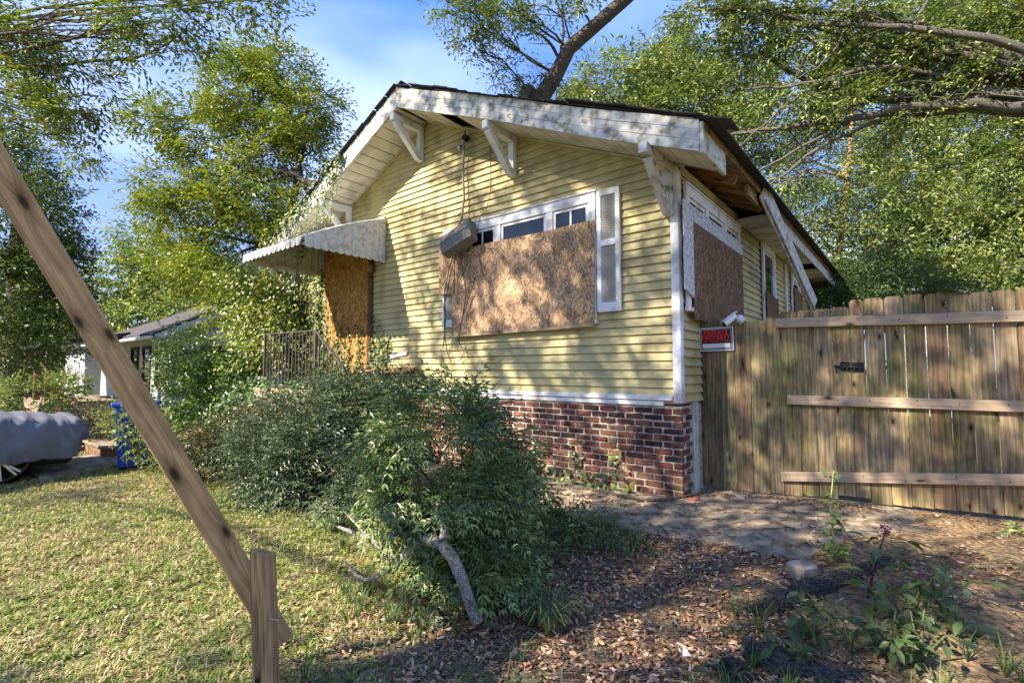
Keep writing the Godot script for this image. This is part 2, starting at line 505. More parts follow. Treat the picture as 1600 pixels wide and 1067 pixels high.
func house_xz(x: float, z: float) -> Vector2:
	var d := Vector2(x - 1.673, z + 4.95)
	return Vector2(d.x * 0.7753 + d.y * 0.6316, -d.x * 0.6316 + d.y * 0.7753)
func ground_y(x: float, z: float) -> float:
	var h := house_xz(x, z)
	var near := 1.0 - smoothstep(0.2, 3.2, h.y)
	var y := near * lerpf(0.08, 0.18, smoothstep(-6.0, -1.0, h.x))
	y += 0.05 * clampf(h.x, 0, 3.0) * (1.0 - smoothstep(0.4, 2.6, h.y))
	y *= 1.0 - smoothstep(12.0, 24.0, Vector2(x, z).length())
	return y
var bumps := noise(0.9, 3, 77)
func soil_y(x: float, z: float) -> float:
	return ground_y(x, z) + 0.018 * bumps.get_noise_2d(x, z) * (1.0 - smoothstep(8.0, 16.0, Vector2(x, z).length()))
func lawn(x: float, z: float) -> float:   # 1 on the lawn, 0 on the bare ground under the leaves
	var n := 0.45 * bumps.get_noise_2d(x * 0.5 + 40.0, z * 0.5)
	return 1.0 - smoothstep(-1.15, -0.05, x + 0.28 * (z + 3.0) + n)

func _ready() -> void:
	rng.seed = 7
	var cam := Camera3D.new()
	cam.name = "camera"
	cam.position = V(0, 1.45, 0)
	cam.rotation.x = PITCH
	cam.fov = 69.14
	cam.near = 0.05
	cam.far = 4000.0
	add_child(cam)
	cam.current = true
	var we := WorldEnvironment.new()
	we.name = "environment"
	var e := Environment.new()
	var sky := ProceduralSkyMaterial.new()
	sky.sky_top_color = Color(0.24, 0.40, 0.67)
	sky.sky_horizon_color = Color(0.55, 0.61, 0.70)
	sky.sky_curve = 0.22
	sky.ground_bottom_color = Color(0.22, 0.21, 0.15)
	sky.ground_horizon_color = Color(0.55, 0.6, 0.62)
	sky.sky_energy_multiplier = 1.0
	sky.sun_angle_max = 20.0
	sky.sky_cover = clouds()
	sky.sky_cover_modulate = Color(1, 1, 1, 0.30)
	e.sky = Sky.new()
	e.sky.sky_material = sky
	e.background_mode = Environment.BG_SKY
	e.background_energy_multiplier = 0.85
	e.tonemap_mode = Environment.TONE_MAPPER_LINEAR
	e.tonemap_exposure = 3.6
	e.sdfgi_enabled = true
	e.ssao_enabled = true
	e.ssil_enabled = true
	we.environment = e
	add_child(we)
	var sun := DirectionalLight3D.new()
	sun.name = "sun"
	sun.light_energy = 1.36
	sun.light_color = Color(1.0, 0.95, 0.87)
	sun.light_angular_distance = 0.5
	sun.shadow_enabled = true
	sun.sky_mode = DirectionalLight3D.SKY_MODE_LIGHT_ONLY
	sun.look_at_from_position(SUN * 50.0, Vector3.ZERO, Vector3.UP)
	add_child(sun)
	make_materials()
	make_ground()
	make_house()
	make_neighbour()
	make_fence()
	make_yard_things()
	make_trees()
	make_shrubs()
	make_small_plants()
	make_cover()

func clouds() -> ImageTexture:
	var a := noise(1.6, 5, 12)
	var b := noise(0.7, 2, 14)
	var im := Image.create(768, 384, false, Image.FORMAT_RGBA8)
	for y in 384:
		for x in 768:
			var la := PI * (0.5 - (y + 0.5) / 384.0)
			if la <= 0.0:
				im.set_pixel(x, y, Color(0, 0, 0, 0)); continue
			var lo := TAU * (x + 0.5) / 768.0
			var p := V(cos(la) * cos(lo), sin(la) * 3.2, cos(la) * sin(lo))
			var k := clampf(0.5 * a.get_noise_3dv(p) + 0.5 * b.get_noise_3dv(p) + 0.12, 0.0, 1.0)
			k *= smoothstep(0.0, 0.25, la)
			im.set_pixel(x, y, Color(1, 1, 1, clampf(k * 1.3, 0, 0.6)))
	return ImageTexture.create_from_image(im)

# ---------------------------------------------------------------- setting
func make_ground() -> void:
	var m := MB.new()
	var rows := []
	var cols := []
	var n := 150
	var nz := noise(0.35, 4, 5)
	for i in n + 1:
		var row := []
		var cr := []
		var a := float(i) / n * 2.0 - 1.0
		var z := -5.0 - 9.0 * a - 1400.0 * pow(a, 9)
		for j in n + 1:
			var b := float(j) / n * 2.0 - 1.0
			var x := -1.5 + 10.0 * b + 1400.0 * pow(b, 9)
			row.append(V(x, soil_y(x, z), z))
			var l := maxf(lawn(x, z), smoothstep(7.0, 10.0, V(x, 0, z + 3.0).length()))
			var dirt := Color(0.17, 0.115, 0.075).lerp(Color(0.20, 0.16, 0.11), clampf(nz.get_noise_2d(x, z) + 0.5, 0, 1))
			var grass := Color(0.20, 0.18, 0.075).lerp(Color(0.14, 0.155, 0.05), clampf(nz.get_noise_2d(x + 50.0, z) * 1.2 + 0.5, 0, 1))
			var h := house_xz(x, z)
			var drive := smoothstep(1.0, 1.6, h.x) * smoothstep(3.4, 2.2, h.y)
			dirt = dirt.lerp(Color(0.30, 0.205, 0.12).lerp(Color(0.20, 0.17, 0.09), clampf(nz.get_noise_2d(x * 2.0, z * 2.0 + 30.0) + 0.3, 0, 1)), drive)
			cr.append(dirt.lerp(grass, l))
		rows.append(row); cols.append(cr)
	m.sheet(rows, cols)
	struct("ground", m, M.ground, "grass lawn on the left running into bare brown soil on the right")
	# the concrete path in front of the fence
	var p := MB.new()
	rows = []
	var nx := 44
	for k in 12:
		var row := []
		for i in nx + 1:
			var hx := lerpf(-3.4, 1.35 + 0.075 * k + 0.12 * bumps.get_noise_1d(k * 1.3), float(i) / nx)
			var front := 1.06 + 0.03 * bumps.get_noise_2d(hx * 3.0, 0)
			var hz: float
			var drop := 0.0
			if k == 0: hz = front + 0.015; drop = -0.12
			elif k == 1: hz = front; drop = -0.012
			else: hz = lerpf(front - 0.03, -0.62, (k - 2) / 9.0)
			var w := H(hx, 0, hz)
			row.append(V(w.x, ground_y(w.x, w.z) + lerpf(0.025, -0.012, smoothstep(0.86, 1.0, float(i) / nx)) + drop + 0.004 * bumps.get_noise_2d(hx * 4.0, hz * 4.0), w.z))
		rows.append(row)
	p.sheet(rows)
	struct("path", p, M.concrete, "stained concrete path along the brick footing and the fence")
	var w := MB.new()
	rows = []
	for k in 7:
		var row := []
		for i in 11:
			var a := at(lerpf(60, 232, i / 10.0), lerpf(752, 716, i / 10.0), 1.0)
			var dd := lerpf(6.6, 8.3, i / 10.0) + (k - 1) * 0.16
			var px := a.x * dd
			row.append(V(px - (k - 1) * 0.05, 0.05 if k > 0 else -0.03, -dd))
		rows.append(row)
	w.sheet(rows)
	struct("walkway", w, M.concrete, "narrow concrete walkway at the far side of the lawn")

func prism(m: MB, poly: Array, z0: float, z1: float, col := Color.WHITE, uvk := 0.5) -> void:
	var pts := PackedVector2Array(poly)
	if Geometry2D.is_polygon_clockwise(pts): pts.reverse()
	var ix := Geometry2D.triangulate_polygon(pts)
	for i in range(0, ix.size(), 3):
		var a := pts[ix[i]]; var b := pts[ix[i + 1]]; var c := pts[ix[i + 2]]
		if (b - a).cross(c - a) < 0.0:
			var s := b; b = c; c = s
		m.tri(V(a.x, a.y, z1), V(b.x, b.y, z1), V(c.x, c.y, z1), col, a * uvk, b * uvk, c * uvk)
		m.tri(V(a.x, a.y, z0), V(c.x, c.y, z0), V(b.x, b.y, z0), col, a * uvk, c * uvk, b * uvk)
	for i in pts.size():
		var a := pts[i]; var b := pts[(i + 1) % pts.size()]
		m.quad(V(a.x, a.y, z1), V(a.x, a.y, z0), V(b.x, b.y, z0), V(b.x, b.y, z1), col, a * uvk, a * uvk + Vector2(z0 - z1, 0), b * uvk + Vector2(z0 - z1, 0), b * uvk)

const APEX := -3.8
const PEAK := 5.26
const SLOPE := 0.445
func eaves(x: float) -> float: return PEAK - SLOPE * absf(x - APEX)

func make_house() -> void:
	rng.seed = 21
	var b := thing("bungalow", "abandoned yellow clapboard bungalow with boarded windows and white gable trim", "house", HOUSE)
	# front wall
	var m := MB.new()
	prism(m, [Vector2(-7.95, 1.12), Vector2(0, 1.12), Vector2(0, 3.56), Vector2(APEX, PEAK), Vector2(-7.95, 3.41)], -0.12, 0.0)
	var fw := part(b, "front_wall", m, M.siding)
	var row := 0
	var y := 1.195
	while y < PEAK - 0.05:
		var y1 := y + 0.0915
		var a0 := maxf(-7.95, APEX - (PEAK + 0.02 - y) / SLOPE); var b0 := minf(0.0, APEX + (PEAK + 0.02 - y) / SLOPE)
		var a1 := maxf(-7.95, APEX - maxf(PEAK + 0.02 - y1, 0.0) / SLOPE); var b1 := minf(0.0, APEX + maxf(PEAK + 0.02 - y1, 0.0) / SLOPE)
		var cuts := [0.0]
		var joint: float = a0 + [1.1, 2.9, 0.4, 2.2, 3.4][row % 5] + R(-0.3, 0.3)
		while joint < b0 - 0.5:
			if joint > a1 + 0.1: cuts.append((joint - a0) / maxf(b0 - a0, 0.1))
			joint += 3.05
		cuts.append(1.0)
		for i in cuts.size() - 1:
			m = MB.new()
			var k := R(0.93, 1.05)
			var col := Color(k, k * R(0.985, 1.01), k * R(0.95, 1.03))
			var z := 0.029 + R(-0.002, 0.002)
			var xa := lerpf(a0, b0, cuts[i]); var xb := lerpf(a0, b0, cuts[i + 1])
			var xc := a1 if i == 0 else xa; var xd := b1 if i == cuts.size() - 2 else xb
			var tilt := R(-0.0022, 0.0022)
			m.quad(V(xa, y + tilt, z), V(xb, y - tilt, z), V(xd, y1, 0.005), V(xc, y1, 0.005), col)
			m.quad(V(xa, y, 0.001), V(xb, y, 0.001), V(xb, y - tilt, z), V(xa, y + tilt, z), col)
			m.quad(V(xb, y, 0.001), V(xd, y1, 0.001), V(xd, y1, 0.005), V(xb, y, z), col)
			part(fw, "siding_board", m, M.siding)
		y = y1
		row += 1
	# side wall, running back along the fence
	m = MB.new()
	m.slab(V(-0.12, 1.12, -9.5), V(0.0, 3.6, -0.121))
	var sw := part(b, "side_wall", m, M.siding)
	y = 1.14
	while y < 3.54:
		var y1 := minf(y + 0.0915, 3.56)
		m = MB.new()
		var k := R(0.94, 1.04)
		var x := 0.027 + R(-0.002, 0.002) + (0.012 if y < 1.9 else 0.0)
		var col := Color(k, k, k * R(0.96, 1.03))
		m.quad(V(x, y, -0.03), V(x, y, -9.5), V(0.005, y1, -9.5), V(0.005, y1, -0.03), col)
		m.quad(V(0.001, y, -0.03), V(0.001, y, -9.5), V(x, y, -9.5), V(x, y, -0.03), col)
		part(sw, "siding_board", m, M.siding)
		y = y1
	m = MB.new()
	m.slab(V(-7.95, 0.0, -9.5), V(-7.83, 3.5, -0.121))
	prism(m, [Vector2(-7.83, 0.0), Vector2(-0.121, 0.0), Vector2(-0.121, 3.5), Vector2(APEX, PEAK), Vector2(-7.83, 3.4)], -9.5, -9.38)
	part(b, "rear_walls", m, M.siding)
	# trim on the front
	m = MB.new()
	m.slab(V(-0.055, 1.135, 0.005), V(0.03, 3.55, 0.034), 0.004, Color.WHITE, 1)
	m.slab(V(0.005, 1.135, -0.05), V(0.034, 3.5, 0.0045), 0.004, Color.WHITE, 1)
	part(b, "corner_board", m, M.white_paint)
	m = MB.new()
	m.slab(V(-7.97, 1.195, 0.002), V(-7.88, 3.45, 0.034), 0.004, Color.WHITE, 1)
	part(b, "corner_board", m, M.white_paint)
	m = MB.new()
	m.slab(V(-7.95, 1.155, 0.002), V(-0.06, 1.205, 0.05), 0.004)
	part(b, "water_table", m, M.white_paint)
	m = MB.new()
	m.slab(V(-7.95, 1.10, 0.0), V(-0.16, 1.148, 0.036), 0.004)
	part(b, "sill_strip", m, M.white_paint)
	m = MB.new()
	m.slab(V(0.0, 0.2, -0.40), V(0.045, 1.13, -0.26), 0.006, Color(0.62, 0.72, 0.62), 1)
	part(b, "skirt_board", m, M.white_paint, "pale green board between brick footing and fence")
	footing(b)
	roof(b)
	# knee braces under the front overhang
	for x in [-0.06, -2.1, -3.92, -5.82, -7.72]:
		var top := eaves(x) - 0.02
		m = MB.new()
		m.slab(V(x - 0.045, top - 0.55, 0.024), V(x + 0.045, top, 0.10), 0.005, Color.WHITE, 1)
		m.slab(V(x - 0.045, top - 0.10, 0.102), V(x + 0.045, top, 0.60 if x < -1.0 else 0.66), 0.005, Color.WHITE, 2)
		m.bar(V(x, top - 0.52, 0.09), V(x, top - 0.10, 0.54), 0.085, 0.085, Vector3.UP, 0.006)
		part(b, "bracket", m, M.white_paint if x < -1 else M.dirty_white)
	front_window(b)
	door(b)
	awning(b)
	side_openings(b)

func footing(b: Node3D) -> void:
	var m := MB.new()
	m.slab(V(-7.9, -0.3, -0.2), V(0.012, 1.10, 0.012))
	m.slab(V(-0.2, -0.3, -9.5), V(0.0115, 1.10, -0.2005))
	var f := part(b, "foundation_wall", m, M.mortar)
	var mats := []
	for k in 9:
		var base: Color = [lin(0.24, 0.095, 0.065), lin(0.28, 0.125, 0.08), lin(0.17, 0.07, 0.055), lin(0.31, 0.155, 0.095), lin(0.12, 0.058, 0.05), lin(0.26, 0.11, 0.075), lin(0.20, 0.085, 0.062), lin(0.30, 0.175, 0.09), lin(0.09, 0.055, 0.05)][k]
		var q: StandardMaterial3D = M.brick.duplicate()
		q.albedo_color = base
		mats.append(q)
	var yellow: StandardMaterial3D = M.brick.duplicate()
	yellow.albedo_color = lin(0.5, 0.42, 0.2)
	var shapes := []
	for k in 6:
		m = MB.new()
		m.box(Transform3D(Basis.from_euler(V(R(-0.03, 0.03), R(-0.025, 0.025), R(-0.02, 0.02)))), V(R(0.182, 0.192), R(0.051, 0.056), 0.05), 0.006 + 0.002 * (k % 3))
		shapes.append(m.mesh())
	var half := MB.new()
	half.box(Transform3D(), V(0.09, 0.057, 0.05), 0.007)
	var hm := half.mesh()
	var n := 0
	var rest := []
	for r in 14:
		var y := 0.17 + r * 0.0675
		var x := 0.022 - (0.0 if r % 2 == 0 else 0.1)
		if r % 2 == 1:
			brick_at(f, hm, mats, V(x + 0.055, y, -0.003), false)
			n += 1
		while x > -6.0:
			var p := V(x - 0.098 + R(-0.004, 0.004), y + R(-0.002, 0.002), -0.003 + R(-0.003, 0.004))
			if n < 240:
				if r == 8 and absf(p.x + 0.75) < 0.1:
					var o := brick_at(f, hm, mats, p + V(-0.05, 0, 0.012), false)
					o.material_override = yellow
					o.set_meta("label", "single yellow brick standing out of the red wall")
					brick_at(f, hm, mats, p + V(0.06, 0, 0), false)
				else: brick_at(f, shapes[rng.randi() % 6], mats, p, false)
				n += 1
			x -= 0.206
			if x < -3.3: break
		# the return beside the fence
		var z := -0.085 - (0.1 if r % 2 == 0 else 0.0)
		brick_at(f, shapes[r % 6], mats, V(-0.003, y, z - 0.02), true)
	m = MB.new()
	for r in 14:
		var x := -3.45 - (0.1 if r % 2 else 0.0)
		while x > -7.7:
			m.box(Transform3D(Basis(), V(x, 0.17 + r * 0.0675, -0.004)), V(0.192, 0.057, 0.05), 0.007, Color(0.27, 0.09, 0.055) * R(0.7, 1.2))
			x -= 0.206
	part(f, "bricks", m, M.brick).set_meta("kind", "stuff")
func brick_at(f: Node3D, mesh: Mesh, mats: Array, p: Vector3, turned: bool) -> MeshInstance3D:
	var o := MeshInstance3D.new()
	o.name = "brick"
	o.mesh = mesh
	# soil splash and mildew gather on the lower courses, old soot on some of the upper ones
	o.material_override = mats[[1, 3, 5, 7, 3, 7][rng.randi() % 6] if p.y < 0.5 else [0, 1, 2, 4, 5, 6, 8, 0, 3][rng.randi() % 9]]
	o.position = p
	if turned: o.rotation.y = PI / 2
	f.add_child(o, true)
	return o

func roof(b: Node3D) -> void:
	var m := MB.new()
	# two slopes of deck
	for s in [-1.0, 1.0]:
		var x1: float = APEX + s * 4.28
		prism(m, [Vector2(APEX, PEAK + 0.20), Vector2(x1, PEAK + 0.20 - SLOPE * 4.28), Vector2(x1, PEAK + 0.27 - SLOPE * 4.28), Vector2(APEX, PEAK + 0.27)], -9.85, 0.56)
	var r := part(b, "roof", m, M.old_wood)
	m = MB.new()
	var ang := atan(SLOPE)
	for s in [-1.0, 1.0]:
		for k in 34:   # courses of shingles
			var d: float = 4.30 - k * 0.13
			var c := V(APEX + s * d, PEAK + 0.288 - SLOPE * d, -4.6)
			var kk := R(0.7, 1.3)
			m.box(Transform3D(Basis(Vector3.BACK, -s * (ang - 0.05)), c), V(0.22, 0.012, 10.42), 0.0, Color(kk, kk, kk))
	part(r, "shingles", m, M.shingle).set_meta("kind", "stuff")
	# the ragged edge of the shingles over the rake boards
	for s in [-1.0, 1.0]:
		var d := 0.0
		while d < 4.3:
			var l := R(0.16, 0.30)
			m = MB.new()
			var lift := R(0.0, 0.012) + (R(0.0, 0.02) if s > 0 and d > 1.8 and d < 3.4 else 0.0)
			var dip := 0.02 * sin(d * 2.3) if s > 0 else 0.0
			m.box(Transform3D(Basis(Vector3.BACK, -s * ang + R(-0.05, 0.05)) * Basis(Vector3.RIGHT, R(-0.06, 0.06)), V(APEX + s * (d + l * 0.5), PEAK + 0.292 - SLOPE * (d + l * 0.5) + lift + dip, 0.52)), V(l + 0.01, R(0.010, 0.018), 0.26 + R(0, 0.02)), 0.003, Color.WHITE * R(0.6, 1.2))
			part(r, "shingle", m, M.shingle)
			d += l
	# rake boards
	m = MB.new()
	prism(m, [Vector2(APEX, PEAK - 0.02), Vector2(APEX - 4.28, PEAK - 0.02 - SLOPE * 4.28), Vector2(APEX - 4.28, PEAK + 0.272 - SLOPE * 4.28), Vector2(APEX, PEAK + 0.272)], 0.561, 0.60)
	part(r, "rake_board", m, M.dirty_white)
	m = MB.new()
	for q in 3:   # folded metal cladding in three laps
		var y0 := -0.02 + q * 0.098
		var seg := 10
		for k in seg:
			var x0: float = APEX + 4.24 * k / seg; var x1: float = APEX + 4.24 * (k + 1) / seg
			var z := 0.60 + q * 0.004 + 0.004 * sin(k * 2.1 + q)
			var z2 := 0.60 + q * 0.004 + 0.004 * sin((k + 1) * 2.1 + q)
			var c0 := PEAK - SLOPE * (x0 - APEX) + 0.012 * sin(x0 * 2.3); var c1 := PEAK - SLOPE * (x1 - APEX) + 0.012 * sin(x1 * 2.3)
			m.quad(V(x0, c0 + y0, z), V(x1, c1 + y0, z2), V(x1, c1 + y0 + 0.096, z2), V(x0, c0 + y0 + 0.096, z))
			m.quad(V(x0, c0 + y0, 0.565), V(x1, c1 + y0, 0.565), V(x1, c1 + y0, z2), V(x0, c0 + y0, z))
			m.quad(V(x0, c0 + y0 + 0.096, z), V(x1, c1 + y0 + 0.096, z2), V(x1, c1 + y0 + 0.096, 0.565), V(x0, c0 + y0 + 0.096, 0.565))
	part(r, "rake_board", m, M.dirty_white, "stained white metal rake board on the right slope")
	m = MB.new()
	m.slab(V(0.44, 3.345, -0.06), V(0.475, 3.625, 0.602), 0.004, Color(0.95, 1.0, 0.92), 2)
	part(r, "eave_return", m, M.dirty_white)
	# soffit boards, fixed across the overhang
	var so := group_part(b, "front_soffit")
	for s in [-1.0, 1.0]:
		var d := 0.03
		while d < 4.2:
			var l := 0.185
			m = MB.new()
			var c := V(APEX + s * (d + l * 0.5), PEAK - SLOPE * (d + l * 0.5) + 0.006, 0.28)
			if not (s > 0 and d > 0.75 and d < 1.1):
				var sag := (R(-0.015, 0.0) if s > 0 and d < 1.9 else 0.0)
				m.box(Transform3D(Basis(Vector3.BACK, -s * ang) * Basis(Vector3.RIGHT, sag), c + V(0, sag, 0)), V(l / cos(ang) - 0.012, 0.012, 0.558), 0.003, Color.WHITE * R(0.94, 1.03), 2, off())
				part(so, "soffit_panel", m, M.soffit)
			d += l
	m = MB.new()   # frieze under the soffit
	for s in [-1.0, 1.0]:
		m.bar(V(APEX, PEAK - 0.022, 0.036), V(APEX + s * 3.9, PEAK - 0.022 - SLOPE * 3.9, 0.036), 0.022, 0.026, Vector3.UP, 0.003)
	part(so, "frieze", m, M.siding)
	# open rafter tails, then soffit and what is left of the eave board along the side
	var se := group_part(b, "side_eave")
	for z in [-0.28, -0.72, -1.14, -1.56, -1.9]:
		m = MB.new()
		m.bar(V(-0.15, PEAK + 0.135 - SLOPE * 3.65, z), V(0.40, PEAK + 0.135 - SLOPE * 4.20, z), 0.045, 0.13, Vector3.UP, 0.003, Color(1.0, 0.9, 0.7), off())
		part(se, "rafter_tail", m, M.old_wood)
	m = MB.new()
	m.slab(V(0.395, 3.44, -1.75), V(0.435, 3.57, -1.05), 0.003, Color(1.25, 1.0, 0.75), 2)
	part(se, "sub_fascia", m, M.old_wood)
	m = MB.new()
	m.slab(V(0.022, 3.47, -9.4), V(0.045, 3.555, -0.03), 0.003, Color.WHITE, 2)
	part(se, "frieze", m, M.siding)
	var z := -1.98
	var i := 0
	while z > -9.2:
		m = MB.new()
		if i != 13 and i != 12:
			m.slab(V(0.047, 3.445, z - 0.30), V(0.43, 3.457, z), 0.002, Color.WHITE * R(0.8, 0.95), 0, off())
			part(se, "soffit_panel", m, M.soffit)
		z -= 0.306
		i += 1
	m = MB.new()
	m.bar(V(0.455, 3.50, -1.9), V(0.455, 3.49, -5.9), 0.022, 0.19, Vector3.UP, 0.003)
	part(se, "eave_board", m, M.dirty_white)
	m = MB.new()
	m.bar(V(0.455, 3.49, -5.92), V(0.46, 3.44, -9.4), 0.022, 0.19, Vector3.UP, 0.003)
	part(se, "eave_board", m, M.dirty_white)
	m = MB.new()
	m.bar(V(0.50, 3.60, -1.45), V(0.60, 2.50, -4.35), 0.024, 0.235, V(0.2, 1, 0), 0.004)
	m.bar(V(0.512, 3.49, -1.5), V(0.612, 2.39, -4.40), 0.03, 0.02, V(0.2, 1, 0), 0.003)
	part(se, "hanging_board", m, M.dirty_white, "grey white eave board torn loose and hanging down")

func window(b: Node3D, called: String, x0: float, x1: float, y0: float, y1: float, panes: Array, T: Transform3D) -> Node3D:
	var g := group_part(b, called)
	g.transform = T * Transform3D(Basis(), V(0, 0, 0.012))
	var m := MB.new()
	m.slab(V(x0, y1 - 0.11, 0.022), V(x1, y1, 0.06), 0.004)
	m.slab(V(x0 - 0.02, y1, 0.022), V(x1 + 0.02, y1 + 0.022, 0.075), 0.003)
	m.slab(V(x0, y0, 0.022), V(x0 + 0.09, y1 - 0.1105, 0.058), 0.004, Color.WHITE, 1)
	m.slab(V(x1 - 0.09, y0, 0.022), V(x1, y1 - 0.1105, 0.058), 0.004, Color.WHITE, 1)
	m.slab(V(x0 - 0.02, y0 - 0.04, 0.022), V(x1 + 0.02, y0 - 0.001, 0.08), 0.004)
	for i in panes.size() - 1:
		m.slab(V(panes[i][1] + 0.0, y0, 0.022), V(panes[i + 1][0], y1 - 0.1105, 0.056), 0.004, Color.WHITE, 1)
	part(g, "frame", m, M.white_paint)
	for p in panes:
		m = MB.new()
		var w: float = 0.035
		var a: float = p[0] + 0.004
		var c: float = p[1] - 0.004
		var t := y1 - 0.114
		m.slab(V(a, t - w, 0.024), V(c, t, 0.042), 0.003)
		m.slab(V(a, y0 + 0.002, 0.024), V(c, y0 + w, 0.042), 0.003)
		m.slab(V(a, y0 + w + 0.001, 0.024), V(a + w, t - w - 0.001, 0.042), 0.003, Color.WHITE, 1)
		m.slab(V(c - w, y0 + w + 0.001, 0.024), V(c, t - w - 0.001, 0.042), 0.003, Color.WHITE, 1)
		if p[2] > 0:
			m.slab(V((a + c) * 0.5 - 0.012, y0 + w + 0.001, 0.025), V((a + c) * 0.5 + 0.012, t - w - 0.001, 0.038), 0.002, Color.WHITE, 1)
		part(g, "sash", m, M.white_paint)
		m = MB.new()
		m.slab(V(a + w, y0 + w, 0.0235), V(c - w, t - w, 0.029))
		part(g, "pane", m, M.glass)
	return g

func shutter(b: Node3D, x0: float, x1: float, y0: float, y1: float) -> void:
	var m := MB.new()
	var w := 0.055
	m.slab(V(x0, y0, 0.024), V(x0 + w, y1, 0.058), 0.004, Color.WHITE, 1)
	m.slab(V(x1 - w, y0, 0.024), V(x1, y1, 0.058), 0.004, Color.WHITE, 1)
	var mid := lerpf(y0, y1, 0.56)
	for r in [[y0, y0 + 0.10], [mid - 0.035, mid + 0.035], [y1 - 0.07, y1]]:
		m.slab(V(x0 + w + 0.001, r[0], 0.024), V(x1 - w - 0.001, r[1], 0.056), 0.003)
	m.slab(V(x0 + w, y0 + 0.02, 0.0225), V(x1 - w, y1 - 0.02, 0.026), 0.0, Color(0.5, 0.5, 0.52))
	var s := part(b, "shutter", m, M.white_paint)
	s.position.z = 0.012
	var slat := MB.new()
	slat.box(Transform3D(Basis(Vector3.RIGHT, 0.75), Vector3.ZERO), V(x1 - x0 - 2 * w - 0.002, 0.027, 0.006))
	var sm := slat.mesh()
	for r in [[y0 + 0.10, mid - 0.035], [mid + 0.035, y1 - 0.07]]:
		var y: float = r[0] + 0.014
		while y < r[1] - 0.008:
			var o := MeshInstance3D.new()
			o.name = "slat"
			o.mesh = sm
			o.material_override = M.white_paint
			o.position = V((x0 + x1) * 0.5, y, 0.04)
			s.add_child(o, true)
			y += 0.0255

func osb_board(parent: Node3D, called: String, poly: Array, z0: float, z1: float, material: Material, label := "") -> void:
	var m := MB.new()
	prism(m, poly, z0, z1, Color.WHITE * R(0.93, 1.05), 0.85)
	part(parent, called, m, material, label)

func front_window(b: Node3D) -> void:
	window(b, "front_window", -2.96, -0.9, 2.02, 3.47, [[-2.87, -2.40, 1], [-2.30, -1.58, 0], [-1.48, -0.99, 1]], Transform3D())
	shutter(b, -0.885, -0.60, 2.10, 3.47)
	shutter(b, -3.39, -3.10, 2.07, 3.47)
	var bb := group_part(b, "window_boards")
	osb_board(bb, "plywood_sheet", [Vector2(-1.585, 1.965), Vector2(-0.905, 1.985), Vector2(-0.90, 3.14), Vector2(-1.585, 3.13)], 0.082, 0.098, M.osb)
	osb_board(bb, "plywood_sheet", [Vector2(-2.565, 1.965), Vector2(-1.588, 1.965), Vector2(-1.588, 3.13), Vector2(-2.565, 3.14)], 0.081, 0.0965, M.osb)
	osb_board(bb, "plywood_sheet", [Vector2(-2.80, 1.96), Vector2(-2.569, 1.965), Vector2(-2.569, 3.14), Vector2(-2.80, 3.13)], 0.081, 0.097, M.osb)
	osb_board(bb, "plywood_sheet", [Vector2(-3.16, 1.955), Vector2(-2.804, 1.96), Vector2(-2.804, 3.12), Vector2(-3.16, 3.08)], 0.081, 0.098, M.osb)
	osb_board(bb, "plywood_sheet", [Vector2(-3.42, 2.54), Vector2(-3.12, 2.52), Vector2(-3.10, 3.18), Vector2(-3.25, 3.24), Vector2(-3.42, 3.17)], 0.0995, 0.112, M.osb, "small square of weathered board beside the larger sheets")
	var m := MB.new()
	m.bar(V(-3.16, 1.935, 0.06), V(-0.92, 1.962, 0.06), 0.075, 0.035, Vector3.UP, 0.003, Color(1.3, 1.2, 0.85))
	part(bb, "ledge", m, M.rail_wood)
	for x in [-3.12, -2.83, -2.6, -2.54, -2.1, -1.62, -1.55, -1.2, -0.94]:
		for y in [2.02, 2.55, 3.08]:
			m = MB.new()
			var nx: float = x + R(-0.02, 0.02)
			var ny: float = y + R(-0.03, 0.03)
			m.tube([V(nx, ny, 0.09), V(nx, ny, 0.1005)], [0.007, 0.006], 7)
			part(bb, "nail", m, M.rust_iron)
	# old service wire anchor high in the gable
	m = MB.new()
	m.tube([V(-2.93, 4.70, 0.02), V(-2.93, 4.74, 0.09), V(-2.92, 4.80, 0.10)], [0.012, 0.012, 0.008], 6)
	m.tube([V(-2.93, 4.70, 0.05), V(-2.93, 4.70, 0.12)], [0.045, 0.04], 10)
	var a := part(b, "wire_anchor", m, M.dark)
	m = MB.new()
	m.tube([V(-3.05, 4.60, 0.03), V(-3.05, 4.60, 0.075), V(-3.05, 4.60, 0.10)], [0.03, 0.045, 0.02], 12)
	part(a, "insulator", m, M.chrome)

func door(b: Node3D) -> void:
	var d := group_part(b, "front_door")
	osb_board(d, "plywood_sheet", [Vector2(-6.42, 1.30), Vector2(-5.20, 1.30), Vector2(-5.20, 3.66), Vector2(-6.62, 3.68)], 0.045, 0.062, M.osb_fresh, "orange board nailed over the doorway")
	var m := MB.new()
	m.slab(V(-5.197, 1.30, 0.022), V(-5.11, 3.62, 0.075), 0.004, Color(0.45, 0.36, 0.32), 1)
	part(d, "jamb", m, M.old_wood)
	m = MB.new()
	m.slab(V(-5.16, 3.08, 0.076), V(-5.06, 3.22, 0.15), 0.01, Color(1.6, 0.95, 0.5))
	part(d, "lantern_block", m, M.old_wood)

